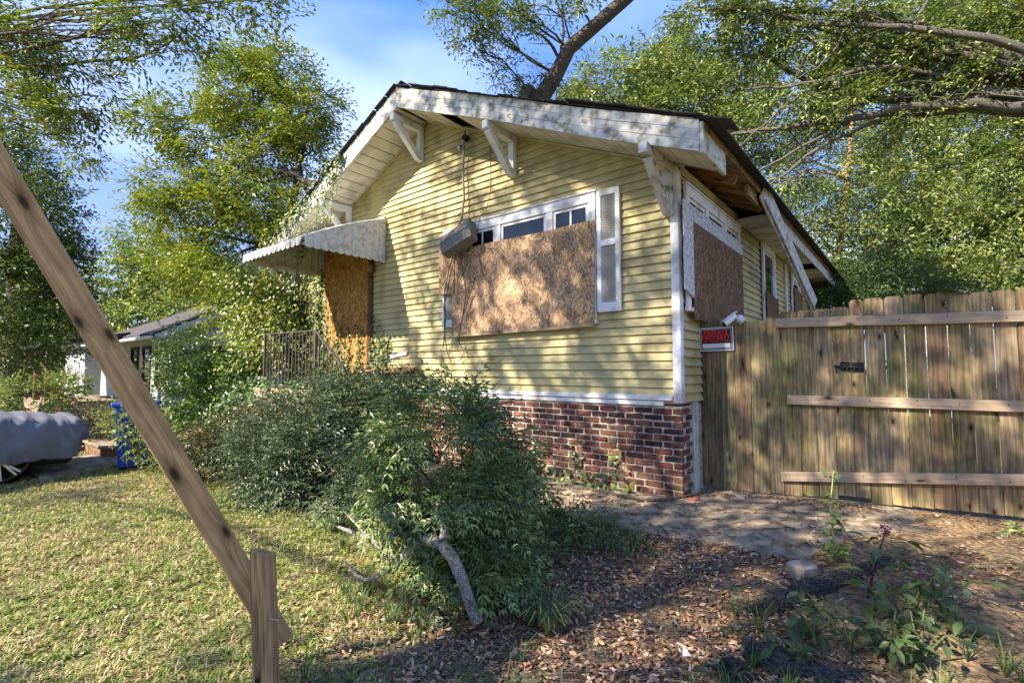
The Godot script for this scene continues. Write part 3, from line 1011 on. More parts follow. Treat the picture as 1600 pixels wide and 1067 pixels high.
func awning(b: Node3D) -> void:
	var g := group_part(b, "awning")
	var out := 1.42
	var yb := 3.94   # where it meets the wall
	var yf := 3.34   # its front edge
	# roof pans run from the wall to the front, each turned down in a rounded tab
	var x := -4.80
	while x > -6.62:
		var m := MB.new()
		pan(m, func(s: float, q: float) -> Vector3:
			var zz := minf(s, 1.0)
			var bow := 0.04 * sin(zz * PI)
			if s <= 1.0: return V(x - q * 0.149, lerpf(yb, yf, s) + bow + 0.016 * (1.0 - pow(absf(q * 2.0 - 1.0), 4.0)), 0.03 + out * s)
			return V(x - q * 0.149, yf - (s - 1.0) * (0.05 + 0.07 * sqrt(maxf(0.0, 1.0 - pow(q * 2.0 - 1.0, 2.0)))) * 8.0, 0.03 + out + 0.012 * (1.0 - pow(absf(q * 2.0 - 1.0), 4.0))), [0.0, 0.2, 0.4, 0.6, 0.8, 0.94, 1.0, 1.06, 1.125])
		part(g, "awning_slat", m, M.awning_metal)
		x -= 0.145
	# the upright slats of the two cheeks
	for side in [-4.785, -6.665]:
		var z := 0.03
		while z < out - 0.05:
			var m := MB.new()
			var s0: float = (z - 0.03) / out
			pan(m, func(s: float, q: float) -> Vector3:
				var zq: float = z + q * 0.128
				var top := lerpf(yb, yf, (zq - 0.03) / out) + 0.035 * sin(PI * s0)
				var low := 3.235 - 0.035 * sqrt(maxf(0.0, 1.0 - pow(q * 2.0 - 1.0, 2.0)))
				return V(side + (0.016 if side > -5.0 else -0.016) * (1.0 - pow(absf(q * 2.0 - 1.0), 4.0)), lerpf(low, top, s), zq), [0.0, 0.5, 1.0])
			part(g, "cheek_slat", m, M.awning_metal)
			z += 0.125
	var m := MB.new()
	m.bar(V(-4.80, yf - 0.01, out + 0.01), V(-6.66, yf - 0.01, out + 0.01), 0.02, 0.03)
	m.bar(V(-4.82, 3.25, 0.03), V(-4.82, 3.25, out), 0.02, 0.025)
	m.bar(V(-6.64, 3.25, 0.03), V(-6.64, 3.25, out), 0.02, 0.025)
	m.bar(V(-4.80, 3.62, 0.75), V(-6.66, 3.62, 0.75), 0.02, 0.03)
	m.bar(V(-4.8, yb + 0.03, 0.03), V(-6.66, yb + 0.03, 0.03), 0.04, 0.03)
	part(g, "awning_frame", m, M.awning_metal)
func pan(m: MB, f: Callable, ss: Array) -> void:
	var qs := [0.0, 0.12, 0.3, 0.5, 0.7, 0.88, 1.0]
	for i in ss.size() - 1:
		for j in qs.size() - 1:
			m.quad(f.call(ss[i], qs[j]), f.call(ss[i], qs[j + 1]), f.call(ss[i + 1], qs[j + 1]), f.call(ss[i + 1], qs[j]))

func side_openings(b: Node3D) -> void:
	var T := Transform3D(Basis(Vector3.UP, PI / 2), Vector3.ZERO)   # local x then runs towards the back
	window(b, "side_window", 0.11, 2.13, 2.1, 3.38, [[0.20, 0.72, 1], [0.82, 1.42, 0], [1.52, 2.04, 1]], T)
	var bb := group_part(b, "side_window_boards")
	bb.transform = T
	osb_board(bb, "plywood_sheet", [Vector2(-0.06, 2.26), Vector2(0.20, 2.20), Vector2(0.2, 3.16), Vector2(-0.06, 3.17)], 0.085, 0.10, M.spray_paint, "board sprayed pale grey")
	osb_board(bb, "plywood_sheet", [Vector2(0.203, 3.0), Vector2(2.08, 2.98), Vector2(2.10, 3.14), Vector2(0.203, 3.16)], 0.0845, 0.101, M.spray_paint, "board edge sprayed pale grey")
	osb_board(bb, "plywood_sheet", [Vector2(0.203, 1.98), Vector2(1.62, 1.98), Vector2(1.62, 2.983), Vector2(0.203, 2.997)], 0.0845, 0.1, M.osb_brown, "brown weathered board")
	osb_board(bb, "plywood_sheet", [Vector2(1.623, 1.98), Vector2(2.10, 1.98), Vector2(2.08, 2.977), Vector2(1.623, 2.982)], 0.0845, 0.098, M.osb_brown, "brown weathered board")
	window(b, "side_window", 3.42, 4.28, 2.2, 3.45, [[3.51, 4.19, 0]], T)
	osb_board(bb, "plywood_sheet", [Vector2(3.44, 2.1), Vector2(4.27, 2.1), Vector2(4.27, 2.63), Vector2(3.44, 2.68)], 0.085, 0.1, M.osb_brown, "brown board over the lower sash")
	window(b, "side_window", 5.75, 6.6, 2.2, 3.3, [[5.84, 6.51, 0]], T)
	osb_board(bb, "plywood_sheet", [Vector2(5.76, 2.1), Vector2(6.6, 2.1), Vector2(6.6, 3.0), Vector2(5.76, 3.05)], 0.085, 0.1, M.osb_brown, "brown board over the rear window")
	var m := MB.new()
	m.tube([V(0.05, 2.95, -0.16), V(0.05, 2.35, -0.16)], [0.018, 0.018], 8)
	m.tube([V(0.05, 1.15, -5.2), V(0.05, 3.4, -5.2)], [0.022, 0.022], 8)
	part(b, "pipe", m, M.white_paint)

# ---------------------------------------------------------------- the house next door
func make_neighbour() -> void:
	rng.seed = 33
	var T := Transform3D(HOUSE.basis, at(258, 580, 17.5) * V(1, 0, 1))
	var b := thing("cottage", "pale blue grey cottage with dark shingle roof beyond the covered car", "house", T)
	var m := MB.new()
	var wall := Color(0.50, 0.56, 0.58)
	m.slab(V(-9.0, -0.2, -9.0), V(0, 2.75, 0), 0.0, wall)
	part(b, "wall", m, M.plain)
	m = MB.new()
	m.tri(V(-0.001, 2.75, 0), V(-0.001, 2.75, -9), V(-0.001, 4.9, -4.5), wall)
	for k in 14:
		var z := -0.35 - k * 0.62
		m.slab(V(0.001, -0.1, z - 0.03), V(0.018, 2.72, z + 0.03), 0.0, wall * 0.96)
	m.slab(V(0.001, 2.5, -9.0), V(0.025, 2.72, 0.0), 0.0, wall * 1.1)
	part(b, "gable_wall", m, M.plain)
	m = MB.new()
	for s in [0, 1]:
		var z1 := 0.55 if s == 0 else -9.55
		var a := V(-9.6, 2.62, z1); var c := V(0.65, 2.62, z1); var d := V(0.65, 5.12, -4.5); var f := V(-9.6, 5.12, -4.5)
		var up := V(0, 0.12, 0)
		if s == 0:
			m.quad(a + up, c + up, d + up, f + up); m.quad(a, f, d, c); m.quad(a, c, c + up, a + up); m.quad(c, d, d + up, c + up)
		else:
			m.quad(a + up, f + up, d + up, c + up); m.quad(a, c, d, f); m.quad(a, a + up, c + up, c); m.quad(c, c + up, d + up, d)
	var r := part(b, "roof", m, M.shingle)
	r.material_override = M.shingle.duplicate()
	r.material_override.albedo_color = lin(0.085, 0.08, 0.083)
	for k in 20:
		m = MB.new()
		var q := (k + 0.5) / 20.0
		m.box(Transform3D(Basis(Vector3.RIGHT, 0.46 + 0.02), V(-4.47, lerpf(2.76, 5.24, q), lerpf(0.55, -4.5, q))), V(10.27, 0.03, 0.3), 0.0, Color.WHITE * R(0.85, 1.15))
		part(r, "shingle_course", m, r.material_override)
	m = MB.new()
	m.tube([V(-9.6, 2.62, 0.62), V(0.6, 2.60, 0.62)], [0.06, 0.06], 8)
	m.tube([V(0.5, 2.56, 0.62), V(0.45, 2.3, 0.35), V(0.12, 2.2, 0.08), V(0.10, 0.0, 0.08)], [0.045, 0.045, 0.045, 0.045], 8)
	part(b, "gutter", m, M.white_paint)
	m = MB.new()
	m.bar(V(0.66, 2.6, 0.5), V(0.66, 5.1, -4.5), 0.03, 0.2, Vector3.UP, 0.0, wall * 1.05)
	m.bar(V(0.66, 2.6, -9.5), V(0.66, 5.1, -4.5), 0.03, 0.2, Vector3.UP, 0.0, wall * 1.05)
	part(b, "rake_board", m, M.plain)
	for w in [[-0.9, -0.35, 1.0, 2.35, 0], [-2.5, -1.75, 0.6, 2.3, 0], [-4.0, -3.3, 0.7, 2.3, 0], [-1.9, -1.2, 1.1, 2.3, 1], [-5.2, -4.3, 1.1, 2.3, 1]]:
		var g := group_part(b, "window")
		if w[4] == 1: g.transform = Transform3D(Basis(Vector3.UP, PI / 2), V(0, 0, -4.4))
		var x0: float = w[0]; var x1: float = w[1]
		if w[4] == 1: x0 = w[0] + 2.0; x1 = w[1] + 2.0
		m = MB.new()
		m.slab(V(x0 - 0.12, w[2] - 0.1, 0.01), V(x0, w[3] + 0.1, 0.06)); m.slab(V(x1, w[2] - 0.1, 0.01), V(x1 + 0.12, w[3] + 0.1, 0.06))
		m.slab(V(x0, w[3], 0.01), V(x1, w[3] + 0.1, 0.058)); m.slab(V(x0, w[2] - 0.1, 0.01), V(x1, w[2], 0.058)); m.slab(V(x0, (w[2] + w[3]) * 0.5 - 0.03, 0.01), V(x1, (w[2] + w[3]) * 0.5 + 0.03, 0.05))
		var fr := part(g, "frame", m, M.old_wood)
		fr.material_override = M.old_wood.duplicate()
		fr.material_override.albedo_color = lin(0.10, 0.045, 0.04)
		m = MB.new()
		m.slab(V(x0, w[2], 0.005), V(x1, w[3], 0.02))
		part(g, "pane", m, M.glass)
	# its front porch with dark posts
	m = MB.new()
	m.quad(V(-8.9, 2.45, 2.8), V(-3.2, 2.45, 2.8), V(-3.2, 2.98, 0.3), V(-8.9, 2.98, 0.3)); m.quad(V(-8.9, 2.33, 2.8), V(-8.9, 2.85, 0.3), V(-3.2, 2.85, 0.3), V(-3.2, 2.33, 2.8))
	m.quad(V(-8.9, 2.33, 2.8), V(-3.2, 2.33, 2.8), V(-3.2, 2.45, 2.8), V(-8.9, 2.45, 2.8)); m.quad(V(-3.2, 2.33, 2.8), V(-3.2, 2.85, 0.3), V(-3.2, 2.98, 0.3), V(-3.2, 2.45, 2.8))
	part(b, "porch_roof", m, M.shingle)
	for x in [-8.6, -5.9, -3.5]:
		m = MB.new()
		m.slab(V(x - 0.1, 0.0, 2.45), V(x + 0.1, 2.32, 2.65), 0.01, Color(0.5, 0.4, 0.38))
		part(b, "porch_post", m, M.old_wood)
	m = MB.new()
	m.slab(V(-8.9, 0.0, 0.01), V(-3.2, 0.35, 2.8))
	part(b, "porch_floor", m, M.concrete)
	# a white outbuilding farther left
	T = Transform3D(HOUSE.basis, at(132, 580, 24.0) * V(1, 0, 1))
	b = thing("garage", "small white clapboard garage far left behind the flowering shrubs", "garage", T)
	m = MB.new()
	m.slab(V(-4.5, -0.1, -5), V(0, 2.6, 0), 0.0, Color(0.55, 0.57, 0.6))
	part(b, "wall", m, M.plain)
	for k in 18:
		m = MB.new()
		var y := 0.1 + k * 0.14
		m.quad(V(-4.5, y, 0.03), V(0, y, 0.03), V(0, y + 0.14, 0.006), V(-4.5, y + 0.14, 0.006), Color(0.56, 0.58, 0.61)); m.quad(V(-4.5, y, 0.001), V(0, y, 0.001), V(0, y, 0.03), V(-4.5, y, 0.03), Color(0.7, 0.7, 0.7))
		part(b, "siding_board", m, M.plain)
	m = MB.new()
	m.slab(V(-2.0, 0, 0.031), V(-1.0, 2.1, 0.06), 0.01, Color(0.8, 0.82, 0.84))
	part(b, "door", m, M.plain)
	m = MB.new()
	prism(m, [Vector2(-4.9, 2.5), Vector2(0.4, 2.5), Vector2(-2.25, 3.7)], -5.3, 0.3)
	part(b, "roof", m, M.shingle)
	# a pale metal shed roof over the fence
	T = Transform3D(HOUSE.basis, at(1452, 580, 15.0) * V(1, 0, 1))
	b = thing("shed", "pale metal roof of a shed just showing over the fence", "shed", T)
	m = MB.new()
	m.slab(V(-1.0, 0, -2), V(1.0, 3.2, 0), 0.0, Color(0.4, 0.42, 0.44))
	part(b, "wall", m, M.plain)
	m = MB.new()
	m.quad(V(-1.0, 3.3, 0.35), V(0.8, 3.25, 0.35), V(1.2, 3.72, -2.2), V(-1.2, 3.72, -2.2)); m.quad(V(-1.0, 3.25, 0.35), V(-1.2, 3.67, -2.2), V(1.2, 3.67, -2.2), V(0.8, 3.2, 0.35)); m.quad(V(-1.0, 3.25, 0.35), V(0.8, 3.2, 0.35), V(0.8, 3.25, 0.35), V(-1.0, 3.3, 0.35))
	part(b, "roof", m, M.chrome)

# ---------------------------------------------------------------- fence, sign, camera
func make_fence() -> void:
	rng.seed = 44
	var f := thing("wooden_fence", "tall weathered dog eared board fence with three paler rails nailed across", "fence", HOUSE)
	var xs := [-0.03, 0.077, 0.228, 0.368, 0.522, 0.669, 0.795, 0.949, 1.087, 1.235, 1.372, 1.481, 1.629, 1.763, 1.906, 2.046, 2.183, 2.322, 2.455, 2.595, 2.735, 2.875, 3.015]
	while xs[-1] < 5.6: xs.append(xs[-1] + 0.14)
	for i in xs.size() - 1:
		var gap := 0.006 if i < 12 else 0.003 + 0.0018 * (i % 3)
		var x0: float = xs[i] + gap * 0.5
		var x1: float = xs[i + 1] - gap * 0.5
		var top: float = (2.0 + R(-0.012, 0.012) - 0.03 * (1 if i == 3 or i == 4 else 0)) if i < 6 else (2.045 + R(-0.01, 0.01) if i < 10 else 2.10 + R(-0.012, 0.012))
		var w := H((x0 + x1) * 0.5, 0, -0.58)
		var low := ground_y(w.x, w.z) + 0.03 + R(0, 0.012)
		if i == 9 or i == 10: low += 0.035
		var k := R(0.72, 1.2)
		var old := clampf(1.0 - i / 13.0, 0.0, 1.0)
		var mildew := R(0.94, 1.07)
		var col := Color(k * lerpf(1.12, 0.80, old) / mildew, k * lerpf(1.03, 0.80, old) * mildew, k * lerpf(0.86, 0.70, old))
		var m := MB.new()
		var c := 0.022
		var z := -0.58 + R(-0.004, 0.004)
		var o := off()
		board(m, x0, x1, low, top, c, z - 0.011, z + 0.007, col, o)
		part(f, "fence_board", m, M.fence_wood)
	for rr in [[0.772, 1.925, 1.875, 2.2], [0.85, 1.175, 1.18, 2.2], [0.77, 0.43, 0.625, 2.46]]:
		var m := MB.new()
		var q: Color = Color.WHITE * R(0.95, 1.1)
		var sl: float = (rr[2] - rr[1]) / (2.46 - rr[0])
		m.bar(V(rr[0], rr[1], -0.548), V(5.6, rr[1] + sl * (5.6 - rr[0]), -0.548), 0.038, 0.089, Vector3.UP, 0.004, q, off())
		var rail := part(f, "rail", m, M.rail_wood)
		for k in 8:
			var nx := lerpf(rr[0] + 0.05, 3.0, k / 7.0) + R(-0.04, 0.04)
			m = MB.new()
			var ny: float = rr[1] + sl * (nx - rr[0]) + R(-0.025, 0.025)
			m.tube([V(nx, ny, -0.532), V(nx, ny, -0.5278)], [0.007, 0.006], 8)
			part(rail, "nail_head", m, M.rust_iron)
	for y in [1.86, 1.15, 0.45]:   # rails on the far side, seen through the gaps
		var m := MB.new()
		m.bar(V(-0.02, y, -0.612), V(5.6, y + 0.05, -0.612), 0.038, 0.089, Vector3.UP, 0.003, Color.WHITE * 0.8, off())
		part(f, "rear_rail", m, M.fence_wood)
	var m := MB.new()
	var l := group_part(f, "latch")
	m.slab(V(1.29, 1.452, -0.5725), V(1.365, 1.535, -0.566), 0.002); m.slab(V(1.378, 1.44, -0.5725), V(1.47, 1.53, -0.566), 0.002)
	part(l, "plate", m, M.black_iron)
	m = MB.new()
	m.tube([V(1.245, 1.493, -0.553), V(1.455, 1.486, -0.553)], [0.013, 0.013], 10)
	m.tube([V(1.255, 1.493, -0.553), V(1.262, 1.43, -0.54)], [0.007, 0.006], 6)
	for x in [1.31, 1.345, 1.40, 1.44]: m.slab(V(x - 0.008, 1.462, -0.5655), V(x + 0.008, 1.518, -0.536), 0.003)
	part(l, "bolt", m, M.black_iron)
	# sign
	var T := HOUSE * Transform3D(Basis(Vector3.BACK, 0.012), V(0.195, 1.79, -0.548))
	var s := thing("warning_sign", "small black and red sign with white border screwed to the fence", "sign", T)
	m = MB.new()
	m.box(Transform3D(), V(0.352, 0.25, 0.004), 0.0015)
	part(s, "panel", m, M.sign_white)
	m = MB.new()
	m.slab(V(-0.164, -0.113, 0.0022), V(0.164, 0.113, 0.0032))
	part(s, "dark_field", m, M.sign_black)
	m = MB.new()
	for q in [[-0.155, 0.101, 0.155, 0.105], [-0.155, -0.105, 0.155, -0.101], [-0.155, -0.1009, -0.151, 0.1009], [0.151, -0.1009, 0.155, 0.1009]]: m.slab(V(q[0], q[1], 0.0034), V(q[2], q[3], 0.0042))
	m.slab(V(-0.142, -0.092, 0.0034), V(0.142, -0.047, 0.0042))
	part(s, "white_field", m, M.sign_white)
	var font := SystemFont.new()
	font.font_names = PackedStringArray(["Droid Sans"])
	font.font_weight = 700
	for line in [["PRIVATE", 0.059, 0.048, 0.245], ["PROPERTY", 0.010, 0.048, 0.285], ["NO TRESPASSING", -0.032, 0.016, 0.275]]:
		var tm := TextMesh.new()
		tm.text = line[0]
		tm.font = font
		tm.font_size = 64
		tm.pixel_size = 0.001
		tm.depth = 0.001
		var o := MeshInstance3D.new()
		o.name = "lettering"
		o.mesh = tm
		o.material_override = M.sign_red
		var bb := tm.get_aabb()
		o.scale = V(line[3] / bb.size.x, line[2] / bb.size.y, 1.0)
		o.position = V(-(bb.position.x + bb.size.x * 0.5) * o.scale.x, line[1] - (bb.position.y + bb.size.y * 0.5) * o.scale.y + 0.012, 0.0045)
		s.add_child(o, true)
	# camera
	T = HOUSE * Transform3D(Basis(), V(0.43, 1.985, -0.55))
	s = thing("security_camera", "small white bullet camera on the fence above the black sign", "camera", T)
	m = MB.new()
	m.tube([V(0, 0, -0.015), V(0, 0, 0.012), V(-0.005, 0.0, 0.03)], [0.05, 0.048, 0.02], 20)
	part(s, "base", m, M.camera_plastic)
	m = MB.new()
	m.tube([V(0, 0, 0.02), V(-0.015, 0.02, 0.06), V(-0.04, 0.02, 0.085)], [0.013, 0.013, 0.016], 10)
	part(s, "arm", m, M.camera_plastic)
	m = MB.new()
	m.tube([V(-0.02, 0.035, 0.075), V(-0.022, 0.034, 0.078), V(-0.105, -0.055, 0.15)], [0.02, 0.033, 0.034], 16)
	m.bar(V(-0.015, 0.075, 0.07), V(-0.112, -0.022, 0.16), 0.07, 0.006, Vector3.UP, 0.002)
	part(s, "housing", m, M.camera_plastic)
	m = MB.new()
	m.tube([V(-0.1052, -0.0555, 0.1503), V(-0.109, -0.059, 0.153)], [0.031, 0.03], 16)
	part(s, "lens", m, M.sign_black)
var mould := noise(0.8, 4, 88)
func board(m: MB, x0: float, x1: float, low: float, top: float, c: float, z0: float, z1: float, col: Color, o: Vector2) -> void:   # upright dog eared board, grain running up, with stains of its own
	var k := func(x: float, y: float) -> Vector2: return Vector2(y * 0.5 + o.x, x / 0.3 + o.y)
	var tint := func(x: float, y: float) -> Color:
		var s := smoothstep(0.0, 0.42, mould.get_noise_2d(x * 5.0 + o.x * 31.0, y * 1.3))
		var g := smoothstep(0.05, 0.45, mould.get_noise_2d(x * 3.0 + 50.0, y * 1.1 + 9.0))
		return Color(col.r * (1.0 - 0.5 * s) * (1.0 - 0.22 * g), col.g * (1.0 - 0.48 * s) * (1.0 - 0.04 * g), col.b * (1.0 - 0.45 * s) * (1.0 - 0.3 * g))
	var ys := []
	for i in 13: ys.append(lerpf(low, top - c, i / 12.0))
	for i in 12:
		for h in 2:
			var a := lerpf(x0, x1, h * 0.5); var b := lerpf(x0, x1, h * 0.5 + 0.5)
			var p := [[a, ys[i]], [b, ys[i]], [b, ys[i + 1]], [a, ys[i + 1]]]
			for tr in [[0, 2, 1], [0, 3, 2]]:
				for q in tr: m.one(V(p[q][0], p[q][1], z1), Vector3.BACK, k.call(p[q][0], p[q][1]), tint.call(p[q][0], p[q][1]))
	m.quad(V(x0, ys[12], z1), V(x1, ys[12], z1), V(x1 - c, top, z1), V(x0 + c, top, z1), tint.call(x0, top), k.call(x0, ys[12]), k.call(x1, ys[12]), k.call(x1 - c, top), k.call(x0 + c, top))
	var ring := [V(x0, low, 0), V(x1, low, 0), V(x1, ys[12], 0), V(x1 - c, top, 0), V(x0 + c, top, 0), V(x0, ys[12], 0)]
	var f := V(0, 0, z1); var r := V(0, 0, z0)
	for i in 6:
		var a: Vector3 = ring[i]; var b: Vector3 = ring[(i + 1) % 6]
		m.quad(a + f, a + r, b + r, b + f, col, k.call(a.x, a.y), k.call(a.x + 0.02, a.y), k.call(b.x + 0.02, b.y), k.call(b.x, b.y))
	for i in range(1, 5): m.tri(ring[0] + r, ring[i + 1] + r, ring[i] + r, col, k.call(x0, low), k.call(ring[i + 1].x, ring[i + 1].y), k.call(ring[i].x, ring[i].y))

# ---------------------------------------------------------------- things in the yard
func make_yard_things() -> void:
	rng.seed = 55
	# timber brace and the post it leans behind
	var a := at(441, 1003, 2.52)
	var b := at(8, 282, 2.02)
	var top := b + (b - a) * 0.55
	a.y = maxf(a.y, soil_y(a.x, a.z) + 0.03)
	var s := thing("timber_brace", "long brown timber plank slanting up across the left side of the view", "timber", Transform3D(Basis(), a))
	var m := MB.new()
	var along := (top - a).normalized()
	var across := along.cross((a.lerp(top, 0.4) - V(0, 1.45, 0)).normalized()).normalized()
	m.bar(Vector3.ZERO, top - a, 0.038, 0.108, across.rotated(along, -0.14), 0.004, Color.WHITE, Vector2(0.13, 0.2))
	part(s, "plank", m, M.brace_wood)
	var pt := at(410, 862, 2.22)
	var pb := at(420, 1112, 2.16)
	pb.y = soil_y(pb.x, pb.z) - 0.1
	s = thing("wooden_post", "short cracked wooden post standing in front of the slanting plank", "post", Transform3D(Basis(), pb))
	m = MB.new()
	var rows := []
	for i in 9:
		var q := i / 8.0
		var row := []
		for k in 29:
			var ang := TAU * k / 28.0
			var rr := 0.047 * (1.0 + 0.16 * pow(absf(cos(2.0 * ang)), 3.0) * 0.0 + 0.10 * pow(absf(sin(2.0 * ang + 0.6)), 2.0)) + 0.003 * bumps.get_noise_2d(k * 2.0, q * 3.0)
			if k == 20: rr -= 0.032 * sin(PI * clampf(q * 1.1, 0, 1))
			row.append((pt - pb) * q + V(cos(ang) * rr, (0.018 * cos(ang + 2.6) if i == 8 else 0.0), -sin(ang) * rr))
		rows.append(row)
	m.sheet(rows)
	for i in m.t.size(): m.t[i] = Vector2(m.t[i].y * 0.045, m.t[i].x * 0.042)
	var c: Vector3 = pt - pb
	for k in 28: m.tri(c + V(0, 0.002, 0), rows[8][k], rows[8][k + 1], Color(1.25, 1.1, 0.9), Vector2(0.5, 0.5), Vector2(0.5, 0.55), Vector2(0.55, 0.5))
	part(s, "shaft", m, M.post_wood)
	m = MB.new()
	var nail := at(432, 966, 2.16) - pb
	m.tube([nail - V(0.03, 0, 0), nail + V(0.02, 0, 0.02)], [0.002, 0.002], 6)
	part(s, "nail", m, M.chrome)
	# stoop and railing
	s = thing("porch_steps", "concrete stoop and steps buried in ivy below the front door", "steps", HOUSE)
	m = MB.new()
	m.slab(V(-6.75, -0.1, 0.06), V(-4.95, 1.18, 1.2), 0.01)
	part(s, "landing", m, M.concrete)
	for k in 5:
		m = MB.new()
		m.slab(V(-4.948 + k * 0.27, -0.1, 0.1), V(-4.948 + (k + 1) * 0.27, 1.0 - k * 0.19, 1.2), 0.01)
		part(s, "step", m, M.concrete)
	s = thing("porch_railing", "rusty dark iron railing on the ivy covered front stoop", "railing", HOUSE)
	for p in [[-6.58, 1.1, 2.08, 0.016], [-4.97, 1.1, 2.05, 0.018], [-3.93, 0.3, 1.28, 0.016]]:
		m = MB.new()
		m.slab(V(p[0] - p[3], p[1], 1.1 - p[3]), V(p[0] + p[3], p[2], 1.1 + p[3]), 0.003)
		part(s, "post", m, M.rust_iron)
	m = MB.new()
	m.bar(V(-6.6, 2.065, 1.1), V(-4.95, 2.045, 1.1), 0.035, 0.018, Vector3.UP, 0.003)
	m.bar(V(-6.56, 1.22, 1.1), V(-4.99, 1.22, 1.1), 0.025, 0.014)
	m.bar(V(-4.97, 2.04, 1.1), V(-3.92, 1.28, 1.1), 0.04, 0.022, Vector3.UP, 0.003)
	m.bar(V(-4.95, 1.25, 1.1), V(-3.95, 0.5, 1.1), 0.025, 0.014)
	part(s, "handrail", m, M.rust_iron)
	for k in 15:
		m = MB.new()
		var x := -6.48 + k * 0.104
		m.slab(V(x - 0.007, 1.22, 1.093), V(x + 0.007, 2.05, 1.107))
		part(s, "baluster", m, M.rust_iron)
	for k in 8:
		m = MB.new()
		var x := -4.87 + k * 0.115
		var y := lerpf(2.03, 1.28, (x + 4.97) / 1.05)
		m.slab(V(x - 0.007, y - 0.78, 1.093), V(x + 0.007, y - 0.01, 1.107))
		part(s, "baluster", m, M.rust_iron)
	# loose board on the siding beside the door
	m = MB.new()
	m.bar(H(-5.05, 1.455, 0.14), H(-3.86, 1.475, 0.14), 0.13, 0.075, Vector3.UP, 0.006, Color(0.95, 0.86, 0.80))
	tag(part(self, "loose_board", m, M.old_wood), "loose brown board resting level against the siding beside the doorway", "board")
	m = MB.new()
	m.quad(H(-5.05, 1.60, 0.03), H(-4.2, 1.70, 0.05), H(-4.2, 1.76, 0.03), H(-5.05, 1.66, 0.02)); m.quad(H(-5.05, 1.60, 0.027), H(-5.05, 1.66, 0.017), H(-4.2, 1.76, 0.027), H(-4.2, 1.70, 0.047))
	tag(part(self, "fallen_siding", m, M.white_paint), "thin pale strip of siding sprung loose above the brown board", "siding strip")
	# the grey box that hangs from its wires
	var T := HOUSE * Transform3D(Basis(Vector3.BACK, 0.42) * Basis(Vector3.RIGHT, -0.3) * Basis(Vector3.UP, 0.15), V(-2.90, 3.24, 0.24))
	s = thing("hanging_box", "tilted grey box dangling from loose wires left of the boarded window", "box", T)
	m = MB.new()
	var gc := Color(0.21, 0.195, 0.165)
	prism(m, [Vector2(-0.26, -0.155), Vector2(0.26, -0.155), Vector2(0.26, 0.155), Vector2(-0.26, 0.155)], -0.08, 0.06, gc)
	m.quad(V(-0.26, -0.155, 0.06), V(0.26, -0.155, 0.06), V(0.26, 0.0, 0.085), V(-0.26, 0.0, 0.085), gc); m.quad(V(-0.26, 0.0, 0.085), V(0.26, 0.0, 0.085), V(0.26, 0.155, 0.06), V(-0.26, 0.155, 0.06), gc)
	m.tri(V(0.26, -0.155, 0.06), V(0.26, 0.155, 0.06), V(0.26, 0, 0.085), gc); m.tri(V(-0.26, -0.155, 0.06), V(-0.26, 0, 0.085), V(-0.26, 0.155, 0.06), gc)
	m.bar(V(-0.262, 0.0, 0.086), V(0.262, 0.0, 0.086), 0.006, 0.012, Vector3.UP, 0.0, gc * 0.5)
	part(s, "case", m, M.plain)
	var inv := T.affine_inverse() * HOUSE
	m = MB.new()
	var wire := func(pts: Array, r: float, col: Color) -> void:
		m.tube(pts.map(func(p): return inv * p), pts.map(func(_p): return r), 6, col)
	wire.call([V(-2.93, 4.72, 0.10), V(-2.955, 4.5, 0.09), V(-2.97, 4.2, 0.085), V(-2.94, 3.85, 0.09), V(-2.955, 3.55, 0.12), V(-2.96, 3.40, 0.2)], 0.014, Color(0.28, 0.25, 0.22))
	wire.call([V(-2.50, 4.66, 0.035), V(-2.51, 4.3, 0.03), V(-2.50, 3.9, 0.03), V(-2.56, 3.6, 0.05), V(-2.64, 3.52, 0.09), V(-2.66, 3.3, 0.12)], 0.004, Color(0.12, 0.11, 0.1))
	wire.call([V(-2.97, 3.12, 0.22), V(-3.12, 2.85, 0.2), V(-3.24, 2.5, 0.17), V(-3.23, 2.2, 0.15), V(-3.27, 1.95, 0.13), V(-3.33, 1.78, 0.1)], 0.007, Color(0.05, 0.05, 0.05))
	wire.call([V(-2.93, 3.10, 0.22), V(-3.08, 2.82, 0.2), V(-3.25, 2.35, 0.16), V(-3.28, 1.95, 0.12), V(-3.25, 1.72, 0.1), V(-3.19, 1.60, 0.09)], 0.006, Color(0.05, 0.05, 0.05))
	wire.call([V(-2.90, 3.09, 0.22), V(-2.84, 2.75, 0.2), V(-2.80, 2.5, 0.18), V(-2.86, 2.3, 0.16), V(-2.94, 2.05, 0.14), V(-2.99, 1.9, 0.13)], 0.006, Color(0.05, 0.05, 0.05))
	wire.call([V(-2.86, 3.08, 0.22), V(-2.79, 2.9, 0.17), V(-3.0, 2.62, 0.14), V(-2.75, 2.63, 0.14), V(-2.65, 2.70, 0.15), V(-2.80, 2.4, 0.15), V(-2.95, 2.1, 0.13), V(-3.03, 1.9, 0.12), V(-2.93, 1.70, 0.08), V(-3.05, 1.58, 0.06)], 0.005, Color(0.09, 0.08, 0.07))
	wire.call([V(-2.80, 3.08, 0.2), V(-2.86, 2.5, 0.13), V(-2.85, 2.0, 0.13)], 0.004, Color(0.3, 0.27, 0.24))
	part(s, "wires", m, M.plain)
	# logs, stump, stones and litter in the foreground
	log_thing("charred_log", "blackened log with pale broken end lying beside the concrete path", [at(1190, 962, 2.84), at(1250, 927, 2.96), at(1330, 902, 3.13), at(1400, 880, 3.32)], [0.05, 0.062, 0.065, 0.05], "char_bark")
	log_thing("grey_log", "grey bark log at the bottom edge below the weeds", [at(1172, 1012, 2.5), at(1215, 1038, 2.42), at(1300, 1072, 2.36), at(1400, 1090, 2.3)], [0.05, 0.07, 0.075, 0.07], "char_bark")
